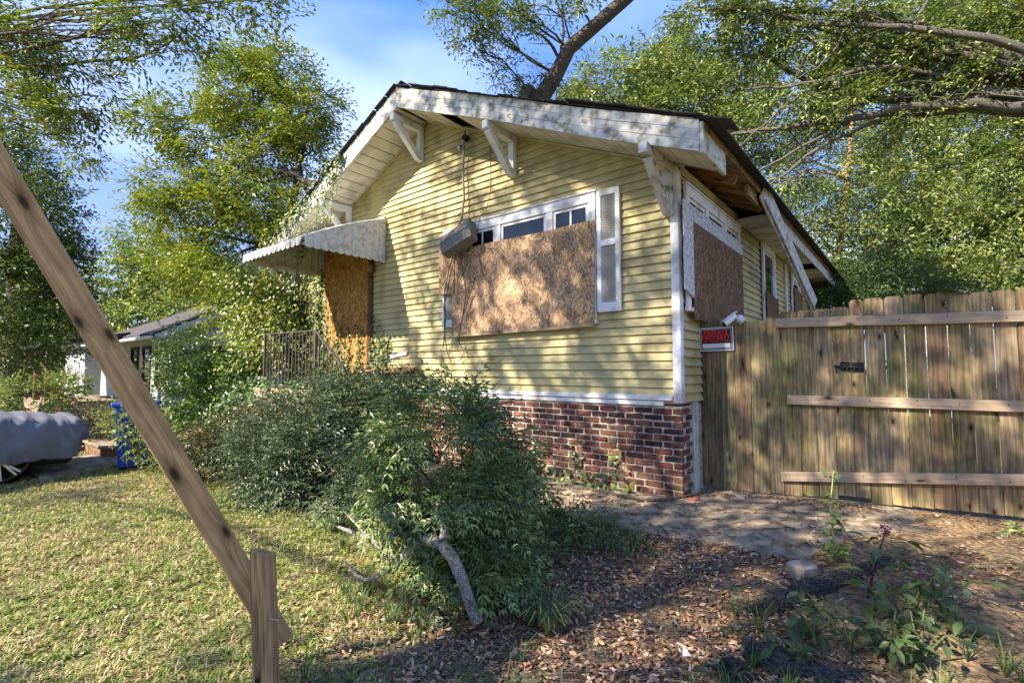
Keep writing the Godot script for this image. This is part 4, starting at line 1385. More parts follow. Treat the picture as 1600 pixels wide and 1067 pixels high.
	log_thing("tree_stump", "small dark rotten stump left of the grey log", [at(1150, 1078, 2.36), at(1148, 1040, 2.37)], [0.075, 0.065], "char_bark")
	block("stone_block", "pale square stone block beside the charred log", "stone", at(1254, 908, 3.16), V(0.14, 0.10, 0.12), 0.35, Color(0.40, 0.36, 0.30), M.concrete)
	block("brick_chunk", "broken piece of red brick beside the corner of the footing", "brick", at(1086, 781, 4.85), V(0.10, 0.065, 0.07), 0.3, Color(0.36, 0.12, 0.07), M.brick)
	block("broken_stone", "flat grey stone at the foot of the fence", "stone", at(1160, 776, 4.9), V(0.13, 0.05, 0.1), 0.7, Color(0.34, 0.32, 0.30), M.concrete)
	m = MB.new()
	var sc := at(1072, 1024, 2.47)
	m.tri(sc + V(-0.02, 0.002, 0.01), sc + V(0.022, 0.004, 0.012), sc + V(-0.006, 0.045, -0.015), Color(0.72, 0.73, 0.76)); m.tri(sc + V(-0.02, 0.0, 0.008), sc + V(-0.006, 0.043, -0.017), sc + V(0.022, 0.002, 0.01), Color(0.72, 0.73, 0.76))
	tag(part(self, "paper_scrap", m, M.plain), "white triangular scrap of paper standing in the dead leaves", "litter")
	# sticks on the concrete
	stick("fallen_stick", "long dark stick lying on the concrete in front of the brick footing", [H(-0.95, 0.22, 0.28), H(-0.55, 0.215, 0.32), H(-0.25, 0.225, 0.38), H(-0.05, 0.225, 0.24), H(0.05, 0.24, 0.05), H(0.12, 0.25, -0.12), H(0.15, 0.25, -0.25)], 0.017)
	# the dead lichen covered branch in front of the shrub
	s = thing("dead_branch", "crooked lichen pale dead branch propped in front of the dark shrub", "branch", Transform3D(Basis(), at(746, 972, 2.83)))
	var o := s.position
	m = MB.new()
	var main := [at(746, 972, 2.83), at(735, 945, 2.84), at(722, 905, 2.85), at(708, 872, 2.88), at(690, 850, 2.92), at(668, 843, 2.98), at(650, 852, 3.05), at(636, 868, 3.1), at(618, 872, 3.16), at(602, 860, 3.2), at(578, 842, 3.25), at(552, 832, 3.3), at(528, 823, 3.36)]
	m.tube(main.map(func(p): return p - o), [0.034, 0.033, 0.035, 0.036, 0.036, 0.034, 0.026, 0.022, 0.021, 0.02, 0.018, 0.014, 0.009], 12, Color.WHITE, 1.2)
	part(s, "stem", m, M.lichen_bark)
	m = MB.new()
	m.tube([main[8], at(606, 890, 3.14), at(588, 902, 3.12), at(570, 906, 3.1), at(556, 898, 3.1), at(540, 878, 3.12)].map(func(p): return p - o), [0.017, 0.016, 0.015, 0.014, 0.012, 0.007], 8)
	m.tube([main[10], at(560, 822, 3.3), at(540, 802, 3.38)].map(func(p): return p - o), [0.013, 0.010, 0.005], 7)
	m.tube([at(566, 837, 3.28), at(585, 812, 3.36)].map(func(p): return p - o), [0.008, 0.004], 6)
	m.tube([main[4], at(695, 828, 2.98), at(680, 800, 3.1), at(690, 770, 3.2)].map(func(p): return p - o), [0.028, 0.024, 0.018, 0.010], 8)
	part(s, "side_shoots", m, M.lichen_bark)
	make_car()
	make_bin()
	# low step by the neighbour's bed
	var stp := at(165, 580, 8.6) * V(1, 0, 1)
	s = thing("garden_step", "low brick and concrete step between the covered car and the blue bin", "step", Transform3D(HOUSE.basis, stp))
	m = MB.new()
	m.slab(V(-0.75, 0.0, -0.3), V(0.55, 0.17, 0.1), 0.01, Color(0.75, 0.55, 0.48))
	part(s, "riser", m, M.concrete)
	m = MB.new()
	m.slab(V(-0.77, 0.171, -0.32), V(0.57, 0.22, 0.13), 0.01)
	part(s, "tread", m, M.concrete)
func log_thing(called: String, label: String, pts: Array, radii: Array, bark: String) -> void:
	var o: Vector3 = pts[0]
	var s := thing(called, label, "log" if called != "tree_stump" else "stump", Transform3D(Basis(), o))
	var fine := []
	var rr := []
	for i in pts.size() - 1:
		for k in 5:
			fine.append(pts[i].lerp(pts[i + 1], k / 5.0) - o + V(R(-1, 1), R(-1, 1), R(-1, 1)) * 0.007)
			rr.append(lerpf(radii[i], radii[i + 1], k / 5.0) * R(0.9, 1.1))
	fine.append(pts[-1] - o); rr.append(radii[-1] * 0.9)
	var m := MB.new()
	m.tube(fine, rr, 18, Color.WHITE, 1.0)
	for i in m.v.size(): m.v[i] += m.n[i] * (0.010 * bumps.get_noise_3dv(m.v[i] * 22.0) + 0.008 * bumps.get_noise_3dv(m.v[i] * 7.0))
	part(s, "bark", m, M[bark])
	m = MB.new()
	var d: Vector3 = (fine[0] - fine[1]).normalized()
	if called == "tree_stump": d = Vector3.UP
	var end: Vector3 = fine[0] if called != "tree_stump" else fine[-1]
	for k in 16:   # splintered end
		var q: Vector3 = V(R(-1, 1), R(-1, 1), R(-1, 1)) * radii[0] * 0.62
		q -= d * q.dot(d)
		m.tube([end + q - d * 0.04, end + q + d * R(0.005, 0.045) * (1.0 if called != "tree_stump" else 0.4)], [0.018, 0.006], 5, Color(1, 0.93, 0.86) * R(0.6, 1.1))
	part(s, "broken_end", m, M.pale_bark if called != "tree_stump" else M.char_bark)
func block(called: String, label: String, category: String, p: Vector3, size: Vector3, turn: float, col: Color, material: Material) -> void:
	var m := MB.new()
	var g := soil_y(p.x, p.z)
	m.box(Transform3D(Basis(), V(0, size.y * 0.5, 0)), size, 0.012, col)
	for i in m.v.size(): m.v[i] += V(1, 1, 1) * 0.01 * bumps.get_noise_3dv(m.v[i] * 30.0)
	var q: StandardMaterial3D = material.duplicate()
	q.albedo_color = Color.WHITE
	var o := part(self, called, m, q)
	o.position = V(p.x, maxf(g, p.y - size.y * 0.5) - 0.01, p.z)
	o.rotation = V(R(-0.08, 0.08), turn, R(-0.08, 0.08))
	tag(o, label, category)
func stick(called: String, label: String, pts: Array, r: float, group := "") -> void:
	var m := MB.new()
	var rr := []
	for i in pts.size(): rr.append(r * lerpf(1.0, 0.45, float(i) / pts.size()))
	m.tube(pts.map(func(p): return p - pts[0]), rr, 6, Color.WHITE * R(0.7, 1.2))
	var o := part(self, called, m, M.bark)
	o.position = pts[0]
	tag(o, label, "stick", group)

func make_car() -> void:
	var wheel_at := V(-6.62, 0.33, -6.45)
	var origin := wheel_at - HOUSE.basis * V(0.71, 0.33, -1.38)
	origin.y = soil_y(-6.3, -6.45) - 0.02
	var c := thing("covered_car", "parked car under a wrinkled grey tarpaulin with one silver wheel showing", "car", Transform3D(HOUSE.basis, origin))
	var m := MB.new()
	var rows := []
	var prof := [[-2.30, 0.62, 0.60], [-2.26, 0.74, 0.72], [-2.1, 0.78, 0.82], [-1.6, 0.83, 0.88], [-1.0, 0.88, 0.92], [-0.75, 0.93, 0.93], [-0.2, 1.27, 0.93], [0.2, 1.42, 0.93], [1.0, 1.42, 0.93], [1.45, 1.25, 0.93], [1.75, 1.05, 0.92], [2.25, 0.98, 0.88], [2.35, 0.8, 0.75]]
	var nz := noise(1.0, 4, 91)
	var n := 90
	for i in n + 1:
		var z := lerpf(-2.30, 2.35, float(i) / n)
		var k := 0
		while k < prof.size() - 2 and prof[k + 1][0] < z: k += 1
		var q := smoothstep(prof[k][0], prof[k + 1][0], z)
		var h: float = lerpf(prof[k][1], prof[k + 1][1], q)
		var w: float = lerpf(prof[k][2], prof[k + 1][2], q)
		var row := []
		var hem := 0.27 + 0.05 * nz.get_noise_1d(z * 3.0) + (0.22 if i < 3 else 0.0)
		var cs := [[1.0, hem], [1.01, lerpf(hem, h, 0.2)], [1.02, lerpf(hem, h, 0.4)], [1.0, lerpf(hem, h, 0.62)], [0.97, lerpf(hem, h, 0.8)], [0.92, lerpf(hem, h, 0.92)], [0.82, lerpf(hem, h, 0.98)], [0.6, h], [0.3, h + 0.02], [0.0, h + 0.025]]
		for s in 19:
			var a: Array = cs[s] if s < 10 else cs[18 - s]
			var sg := 1.0 if s < 10 else -1.0
			var fold := 0.018 * nz.get_noise_2d(z * 2.2 + a[1] * 2.5, a[1] * 1.2 + 9.0 * sg) + 0.055 * pow(1.0 - absf(nz.get_noise_2d(z * 3.5 + a[1] * 4.0, a[1] * 0.8 + 40.0)), 4.0) + 0.022 * nz.get_noise_2d(z * 9.0 - a[1] * 5.0, a[1] * 3.0 + 20.0)
			row.append(V(sg * (w * a[0] + fold * (1.0 if a[0] > 0.8 else 0.3)), a[1] + fold * (0.5 if a[0] > 0.9 else 1.0), z))
		rows.append(row)
	m.sheet(rows)
	for s in 9: m.quad(rows[0][s], rows[0][s + 1], rows[0][17 - s], rows[0][18 - s]); m.quad(rows[n][s + 1], rows[n][s], rows[n][18 - s], rows[n][17 - s])
	part(c, "tarpaulin", m, M.tarp)
	m = MB.new()
	m.slab(V(-0.8, 0.2, -2.1), V(0.8, 0.55, 2.15), 0.05)
	part(c, "body", m, M.dark)
	for p in [[0.71, -1.38], [-0.71, -1.38], [0.71, 1.38], [-0.71, 1.38]]:
		var sg := signf(p[0])
		var g := group_part(c, "wheel")
		g.position = V(p[0], 0.33, p[1])
		m = MB.new()
		m.tube([V(-0.11, 0, 0), V(-0.10, 0, 0), V(0.10, 0, 0), V(0.11, 0, 0), V(0.112, 0, 0)].map(func(x): return x * sg), [0.30, 0.33, 0.33, 0.31, 0.285], 40, Color.WHITE, 1.0, false)
		part(g, "tyre", m, M.rubber)
		m = MB.new()
		m.tube([V(0.04, 0, 0), V(0.105, 0, 0)].map(func(x): return x * sg), [0.262, 0.268], 40, Color.WHITE, 1.0, false)
		m.tube([V(0.105, 0, 0), V(0.118, 0, 0), V(0.119, 0, 0)].map(func(x): return x * sg), [0.288, 0.284, 0.264], 40, Color.WHITE, 1.0, false)
		m.tube([V(0.05, 0, 0), V(0.10, 0, 0)].map(func(x): return x * sg), [0.06, 0.05], 16)
		for k in 16:
			var a := TAU * (k / 2) / 8.0 + (0.10 if k % 2 else -0.10)
			m.bar(V(0.09 * sg, cos(a) * 0.04, sin(a) * 0.04), V(0.10 * sg, cos(a) * 0.27, sin(a) * 0.27), 0.025, 0.022, Vector3.RIGHT)
		part(g, "rim", m, M.chrome)

func make_bin() -> void:
	var p := at(217, 580, 7.6)
	p.y = soil_y(p.x, p.z)
	var b := thing("wheeled_bin", "blue plastic wheeled bin half hidden by leaves behind the timber plank", "bin", Transform3D(Basis(Vector3.UP, 0.5).scaled(V(0.86, 0.95, 0.86)), p))
	var m := MB.new()
	var rows := []
	for i in 8:
		var q := i / 7.0
		var row := []
		var w := lerpf(0.22, 0.29, q)
		var d := lerpf(0.24, 0.36, q)
		for k in 25:
			var a := TAU * k / 24.0
			var x := signf(cos(a)) * pow(absf(cos(a)), 0.35) * w
			var z := signf(sin(a)) * pow(absf(sin(a)), 0.35) * d
			row.append(V(x, 0.04 + q * 0.92 + (0.05 * maxf(0.0, 1.0 - absf(x) * 7.0) if i == 0 and z > 0 else 0.0), -z))
		rows.append(row)
	m.sheet(rows)
	part(b, "body", m, M.bin_plastic)
	m = MB.new()
	m.slab(V(-0.31, 0.965, -0.40), V(0.31, 1.03, 0.38), 0.02)
	m.tube([V(-0.25, 0.98, -0.43), V(0.25, 0.98, -0.43)], [0.02, 0.02], 8)
	part(b, "lid", m, M.bin_plastic)
	for s in [-1.0, 1.0]:
		m = MB.new()
		m.tube([V(s * 0.2, 0.12, -0.27), V(s * 0.26, 0.12, -0.27)], [0.12, 0.12], 18)
		part(b, "wheel", m, M.rubber)

# ---------------------------------------------------------------- trees
func B(px: float, py: float, depth: float, r: float, ry := 0.0, rz := 0.0) -> Array:
	return [at(px, py, depth), V(r, ry if ry > 0.0 else r * 0.8, rz if rz > 0.0 else r)]
func foot(px: float, depth: float) -> Vector3:
	var p := at(px, 580, depth)
	return V(p.x, ground_y(p.x, p.z) - 0.1, p.z)
var GREEN := [Color(0.17, 0.22, 0.055), Color(0.13, 0.185, 0.05), Color(0.22, 0.265, 0.07), Color(0.09, 0.13, 0.035)]
var YELLOW := [Color(0.27, 0.34, 0.05), Color(0.33, 0.38, 0.06), Color(0.20, 0.28, 0.045), Color(0.14, 0.20, 0.035), Color(0.38, 0.40, 0.08)]
var BRIGHT := [Color(0.26, 0.32, 0.10), Color(0.20, 0.26, 0.075), Color(0.34, 0.39, 0.15), Color(0.13, 0.18, 0.05)]
var DARK := [Color(0.05, 0.085, 0.025), Color(0.07, 0.11, 0.03), Color(0.09, 0.14, 0.04)]

func make_trees() -> void:
	var near := oak_spray(1, 16, 0.085, 0.040, 0.42)
	var mid := oak_spray(2, 15, 0.11, 0.055, 0.5)
	var far := oak_spray(3, 13, 0.17, 0.09, 0.6)
	# the oak left of the camera: its boughs hang into the top left corner and its crown throws the dappled shade
	var tp := V(-14.0, -0.1, -9.0)
	var top := V(-12.2, 7.2, -8.8)
	var canopy := []
	canopy += [B(45, 40, 8.5, 0.75), B(110, 130, 8.3, 0.75, 0.5), B(40, 170, 8.8, 0.6, 0.45), B(150, 185, 8.3, 0.5, 0.4), B(20, 90, 9.0, 0.6), B(100, 70, 8.6, 0.6, 0.45)]
	canopy += [B(170, 25, 8.0, 0.5, 0.35), B(250, 30, 7.8, 0.55, 0.35), B(330, 10, 7.7, 0.5, 0.3), B(400, 5, 7.8, 0.45, 0.25), B(210, 60, 8.0, 0.35, 0.3), B(290, 45, 7.8, 0.4, 0.3), B(120, 225, 8.4, 0.35, 0.25), B(460, -5, 7.9, 0.35, 0.2)]
	tree("shade_oak", "oak with fine leaves whose boughs hang into the top left corner", [tp, V(-13.8, 2.5, -9.0), V(-13.2, 5.0, -8.9), top], [0.42, 0.36, 0.30, 0.2], canopy, 1050, 0.0, GREEN + YELLOW.slice(0, 2), near, 101, 0.9, 8, "bark", "", 0.09, [], 0.4)
	var shade := []
	for q in SHADE:   # clumps of the crown, out towards the sun
		shade.append([q[0] + SUN * q[2], V(q[1], q[1] * 0.75, q[1])])
	tree("tall_oak", "tall oak left of the lawn whose crown dapples the house and fence with shade", [V(-10.8, -0.1, 3.6), V(-10.6, 3, 3.4), V(-10.2, 6, 2.9), V(-9.6, 8.6, 2.2)], [0.5, 0.42, 0.34, 0.22], shade, 1230, -0.25, GREEN, oak_spray(4, 26, 0.10, 0.05, 0.34), 102, 1.0, 1, "bark", "", 0.20, [], 0.4)
	# yellow green tree at the left gable
	tree("yellow_green_tree", "bright yellow green tree with dark forked limbs rising left of the gable", [foot(395, 13.4), at(405, 500, 13.3), at(440, 380, 13.0), at(468, 270, 12.8), at(455, 190, 12.8)], [0.22, 0.19, 0.13, 0.09, 0.05],
		[B(395, 150, 12.8, 1.25), B(470, 190, 12.6, 1.0), B(440, 110, 12.8, 0.8), B(330, 215, 12.6, 1.1), B(250, 190, 12.6, 0.7, 0.5), B(405, 290, 12.4, 1.2), B(320, 320, 12.6, 1.1), B(260, 290, 12.6, 0.7), B(370, 400, 12.2, 1.1), B(480, 240, 12.8, 0.8), B(440, 340, 12.0, 0.8), B(420, 440, 11.6, 0.8), B(300, 410, 12.8, 0.8), B(500, 170, 12.8, 0.55), B(380, 90, 12.9, 0.6), B(400, 500, 11.2, 0.6), B(430, 480, 9.7, 0.4), B(400, 540, 9.9, 0.5), B(435, 540, 9.5, 0.35), B(405, 445, 10.1, 0.45), B(365, 480, 11.5, 0.6), B(230, 340, 12.9, 0.5)],
		5200, -0.17, YELLOW, near, 103, 1.05, 7, "bark", "", 0.07,
		[[[at(530, 330, 11.6), at(490, 292, 11.9), at(440, 268, 12.0), at(395, 282, 12.1), at(350, 330, 12.2), at(320, 372, 12.3)], [0.085, 0.075, 0.06, 0.045, 0.03, 0.012]], [[at(520, 330, 12.2), at(470, 285, 12.3), at(462, 200, 12.4), at(430, 150, 12.5), at(395, 130, 12.6)], [0.08, 0.07, 0.05, 0.035, 0.015]], [[at(430, 270, 12.0), at(370, 250, 12.1), at(300, 205, 12.2)], [0.045, 0.03, 0.012]]])
	tree("dark_tree", "dark green tree at the left edge behind the slanting plank", [foot(20, 16), at(25, 400, 16), at(30, 280, 16)], [0.3, 0.2, 0.1],
		[B(20, 260, 15, 1.2), B(70, 330, 15, 1.1), B(20, 350, 14.6, 1.5), B(80, 410, 14.8, 1.1), B(30, 460, 14.4, 1.6), B(90, 480, 14.6, 0.9), B(30, 540, 14, 1.2, 0.7), B(110, 380, 15, 0.5), B(5, 215, 15, 0.7)], 2300, -0.2, DARK + GREEN, mid, 104, 1.0, 6)
	tree("far_tree", "pale yellow green tree standing behind the cottage roof", [foot(250, 27), at(250, 480, 27)], [0.3, 0.15],
		[B(190, 440, 26, 1.9), B(260, 420, 27, 2.4), B(330, 440, 27, 2.1), B(230, 500, 25, 1.9, 1.2), B(310, 490, 25, 2.0, 1.2), B(160, 500, 26, 1.3), B(215, 375, 27, 1.2), B(390, 470, 26, 1.6)], 2000, -0.3, YELLOW + BRIGHT, far, 105, 1.2, 4, "bark", "trees beyond the houses")
	tree("far_tree", "shadowy green tree filling the gap at the left edge beyond the garage", [foot(40, 30), at(40, 450, 30)], [0.3, 0.15],
		[B(40, 500, 30, 3.5), B(-20, 470, 30, 3.0), B(110, 520, 31, 2.6), B(60, 580, 29, 3.0, 1.8), B(130, 590, 31, 2.0, 1.5), B(-40, 580, 29, 3.0)], 1900, -0.3, DARK, far, 106, 1.5, 3, "bark", "trees beyond the houses")
	# the tree that leans up behind the ridge
	tree("leaning_tree", "tree with bare leaning trunk rising behind the roof ridge", [foot(790, 14.5), at(800, 300, 14.3), at(838, 165, 14.0), at(868, 118, 13.8), at(890, 75, 13.6), at(930, 40, 13.3), at(985, -8, 12.9), at(1050, -80, 12.4)], [0.30, 0.27, 0.25, 0.225, 0.20, 0.185, 0.17, 0.15],
		[B(730, 25, 12.6, 0.75, 0.5), B(700, 5, 12.6, 0.6, 0.45), B(770, 45, 12.8, 0.6), B(800, 15, 12.8, 0.7, 0.5), B(850, 10, 13.2, 0.5, 0.4), B(800, 120, 13.4, 0.5), B(845, 120, 13.6, 0.35), B(740, 65, 12.6, 0.4), B(870, 140, 13.6, 0.4), B(900, -30, 13, 0.8), B(780, -30, 12.8, 0.9)], 620, -0.1, YELLOW.slice(0, 4) + GREEN, near, 107, 1.1, 8, "bark", "", 0.08,
		[[[at(838, 160, 14.0), at(828, 140, 13.9), at(818, 150, 13.7), at(815, 172, 13.6)], [0.19, 0.16, 0.15, 0.14]], [[at(874, 90, 13.7), at(855, 62, 13.4), at(832, 45, 13.2), at(822, 10, 13.0)], [0.05, 0.04, 0.03, 0.02]], [[at(874, 95, 13.7), at(880, 40, 13.6), at(868, -5, 13.5)], [0.045, 0.03, 0.02]]], 0.35)
	# big limbs that reach in from the right
	var L := []
	L.append([[at(1720, 165, 8.6), at(1600, 168, 8.8), at(1500, 163, 9.0), at(1420, 168, 9.2), at(1340, 184, 9.4), at(1250, 196, 9.7), at(1180, 205, 10.0), at(1125, 212, 10.3)], [0.16, 0.13, 0.11, 0.10, 0.085, 0.07, 0.05, 0.025]])
	L.append([[at(1680, 130, 8.6), at(1600, 150, 8.8), at(1545, 142, 9.0), at(1480, 140, 9.2)], [0.12, 0.10, 0.07, 0.04]])
	L.append([[at(1480, 120, 9.0), at(1380, 104, 9.2), at(1300, 122, 9.4), at(1235, 134, 9.7), at(1165, 140, 10.0)], [0.035, 0.06, 0.055, 0.04, 0.02]])
	L.append([[at(1375, 187, 9.4), at(1310, 215, 9.5), at(1260, 245, 9.6), at(1200, 292, 9.7)], [0.06, 0.05, 0.042, 0.025]])
	L.append([[at(1330, 190, 9.5), at(1270, 220, 9.6), at(1210, 255, 9.8), at(1180, 270, 9.9)], [0.05, 0.04, 0.035, 0.02]])
	L.append([[at(1300, 122, 9.4), at(1262, 140, 9.5), at(1215, 175, 9.6), at(1150, 235, 9.8)], [0.04, 0.035, 0.03, 0.015]])
	L.append([[at(1470, -40, 9.0), at(1420, 60, 9.2), at(1385, 110, 9.3)], [0.04, 0.035, 0.03]])
	L.append([[at(1380, -30, 9.0), at(1320, 50, 9.2), at(1290, 95, 9.3), at(1240, 125, 9.4)], [0.03, 0.028, 0.022, 0.012]])
	for l in L: l[1] = l[1].map(func(r): return r * 0.75)
	tree("limb_oak", "oak whose long lichened limbs reach in from the right edge over the roof", [V(11.5, 0.1, -8.0), V(11.4, 3, -8.2), at(1760, 170, 8.7)], [0.45, 0.36, 0.2],
		[B(1130, 30, 10, 0.75, 0.5), B(1190, 15, 10, 0.7, 0.5), B(1250, 50, 9.8, 0.6, 0.5), B(1320, 30, 9.6, 0.7, 0.5), B(1400, 70, 9.6, 0.8, 0.55), B(1480, 40, 9.6, 0.8), B(1560, 60, 9.4, 0.8), B(1330, 100, 9.7, 0.6, 0.4), B(1450, 120, 9.4, 0.6, 0.4), B(1540, 120, 9.2, 0.7, 0.4), B(1240, 150, 9.9, 0.6, 0.35), B(1330, 165, 9.6, 0.6, 0.3), B(1420, 190, 9.4, 0.5, 0.3), B(1270, 195, 9.9, 0.45, 0.3), B(1180, 80, 10.2, 0.5, 0.4), B(1590, 10, 9.4, 0.8), B(1090, 15, 10.2, 0.45, 0.35)], 2300, -0.10, GREEN + BRIGHT, near, 108, 1.0, 7, "pale_bark", "", 0.09, L)
	# wall of trees behind the house and the fence
	tree("backyard_tree", "rounded green tree directly behind the right roof slope", [foot(980, 21), at(990, 300, 21), at(1000, 200, 21)], [0.3, 0.24, 0.14],
		[B(900, 175, 20, 1.2), B(950, 140, 20, 1.5), B(1010, 120, 20.5, 1.6), B(1070, 110, 21, 1.6), B(1100, 160, 20, 1.8), B(1030, 190, 19.5, 1.5), B(1130, 220, 19.5, 1.5), B(1050, 80, 21, 0.9), B(880, 150, 20.5, 0.7), B(1160, 150, 20, 1.4)], 2700, -0.13, BRIGHT, mid, 109, 1.45, 5, "bark", "trees behind the house and fence")
	tree("backyard_tree", "tall reddish trunked tree rising behind the torn eave board", [foot(1305, 19), at(1310, 400, 19), at(1325, 280, 19), at(1335, 160, 19)], [0.17, 0.14, 0.11, 0.07],
		[B(1240, 270, 19, 1.4), B(1320, 250, 19.5, 1.6), B(1260, 340, 18.5, 1.4), B(1340, 330, 19, 1.6), B(1290, 410, 18, 1.4), B(1370, 400, 18.5, 1.3), B(1210, 220, 19.5, 1.0), B(1300, 160, 20, 1.5)], 2000, -0.05, GREEN + BRIGHT, mid, 110, 1.2, 6, "old_wood", "trees behind the house and fence", 0.07)
	tree("backyard_tree", "broad bright tree behind the middle of the fence", [foot(1440, 23), at(1440, 350, 23), at(1440, 250, 23)], [0.3, 0.22, 0.12],
		[B(1400, 230, 22, 1.8), B(1470, 210, 22, 2.0), B(1430, 300, 21, 1.9), B(1500, 290, 21, 1.9), B(1460, 370, 20.5, 1.9), B(1390, 370, 21, 1.6), B(1520, 380, 20.5, 1.6), B(1420, 430, 20, 1.6, 1.0)], 2400, -0.08, BRIGHT + YELLOW.slice(0, 1), mid, 111, 1.5, 5, "bark", "trees behind the house and fence", 0.07)
	tree("backyard_tree", "green tree behind the right end of the fence", [foot(1600, 20), at(1600, 350, 20), at(1590, 200, 20)], [0.3, 0.22, 0.12],
		[B(1560, 180, 19, 1.7), B(1620, 230, 19, 1.9), B(1570, 270, 18.5, 1.8), B(1600, 340, 18, 1.8), B(1550, 350, 18.5, 1.6), B(1590, 420, 17.5, 1.6, 1.0), B(1660, 300, 19, 2.0), B(1540, 420, 18, 1.2), B(1650, 130, 19, 2.0)], 2300, -0.08, BRIGHT + GREEN, mid, 112, 1.35, 5, "bark", "trees behind the house and fence", 0.07)
	tree("backyard_tree", "distant pale canopy high above the limbs at the right", [foot(1400, 30), at(1400, 200, 30), at(1400, 80, 30)], [0.4, 0.3, 0.15],
		[B(1250, 90, 29, 2.0), B(1330, 60, 30, 2.4), B(1420, 40, 30, 2.8), B(1520, 40, 30, 2.8), B(1600, 60, 30, 2.8), B(1380, 140, 29, 2.4), B(1500, 130, 29, 2.6), B(1180, 130, 29, 1.8), B(1600, 150, 29, 2.6), B(1450, -20, 30, 2.8), B(1580, -30, 30, 3.0)], 2500, -0.02, BRIGHT, far, 113, 1.35, 3, "bark", "trees behind the house and fence", 0.05)
	tree("backyard_tree", "hazy low trees closing the gap behind the whole fence", [foot(1330, 34), at(1330, 420, 34)], [0.4, 0.2],
		[B(1300, 470, 32, 3.0), B(1420, 450, 32, 3.0), B(1540, 440, 32, 3.0), B(1650, 420, 32, 3.6)], 1500, -0.3, GREEN + DARK, far, 114, 1.7, 2, "bark", "trees behind the house and fence")
	rng.seed = 115
	bush("hedge", "dark dense hedge just behind the fence", foot(1340, 11.5), [B(1300, 445, 11.0, 0.7, 0.5), B(1360, 440, 11.5, 0.85, 0.55), B(1420, 450, 12, 0.8, 0.5), B(1330, 480, 11, 0.8, 0.5), B(1480, 465, 12, 0.6, 0.4)], 1300, -0.3, DARK, mid, 0.65, "leaf", 10)

func bush(called: String, label: String, base: Vector3, blobs: Array, count: int, gap: float, palette: Array, spray: Mesh, scale: float, material := "leaf", stems := 14, group := "", freq := 0.12) -> Node3D:
	var s := thing(called, label, "shrub", Transform3D(Basis(), base), group)
	var pts := crown(blobs, count, gap, freq, rng.randi() % 1000, 0.4)
	var m := MB.new()
	for k in stems:
		var e: Vector3 = pts[rng.randi() % pts.size()][0] - base
		var a := V(R(-0.12, 0.12), 0, R(-0.12, 0.12))
		var md := a.lerp(e, 0.5) + V(0, 0.15 * e.length(), 0)
		m.tube([a, a.lerp(md, 0.5) + V(0, 0.03, 0), md, e], [0.014, 0.012, 0.009, 0.004], 5, Color.WHITE, 1.0, false)
	if stems > 0: part(s, "stems", m, M.bark)
	var ts := []
	var tints := []
	for p in pts:
		var g := soil_y(p[0].x, p[0].z)
		if p[0].y < g + 0.02: continue
		ts.append(facing(p[0] - base, p[1] * 0.8 + V(R(-0.7, 0.7), R(-0.5, 0.5), R(-0.7, 0.7)), scale * R(0.75, 1.25)))
		tints.append(pick(palette))
	many(s, "foliage", spray, M[material], ts, tints)
	return s

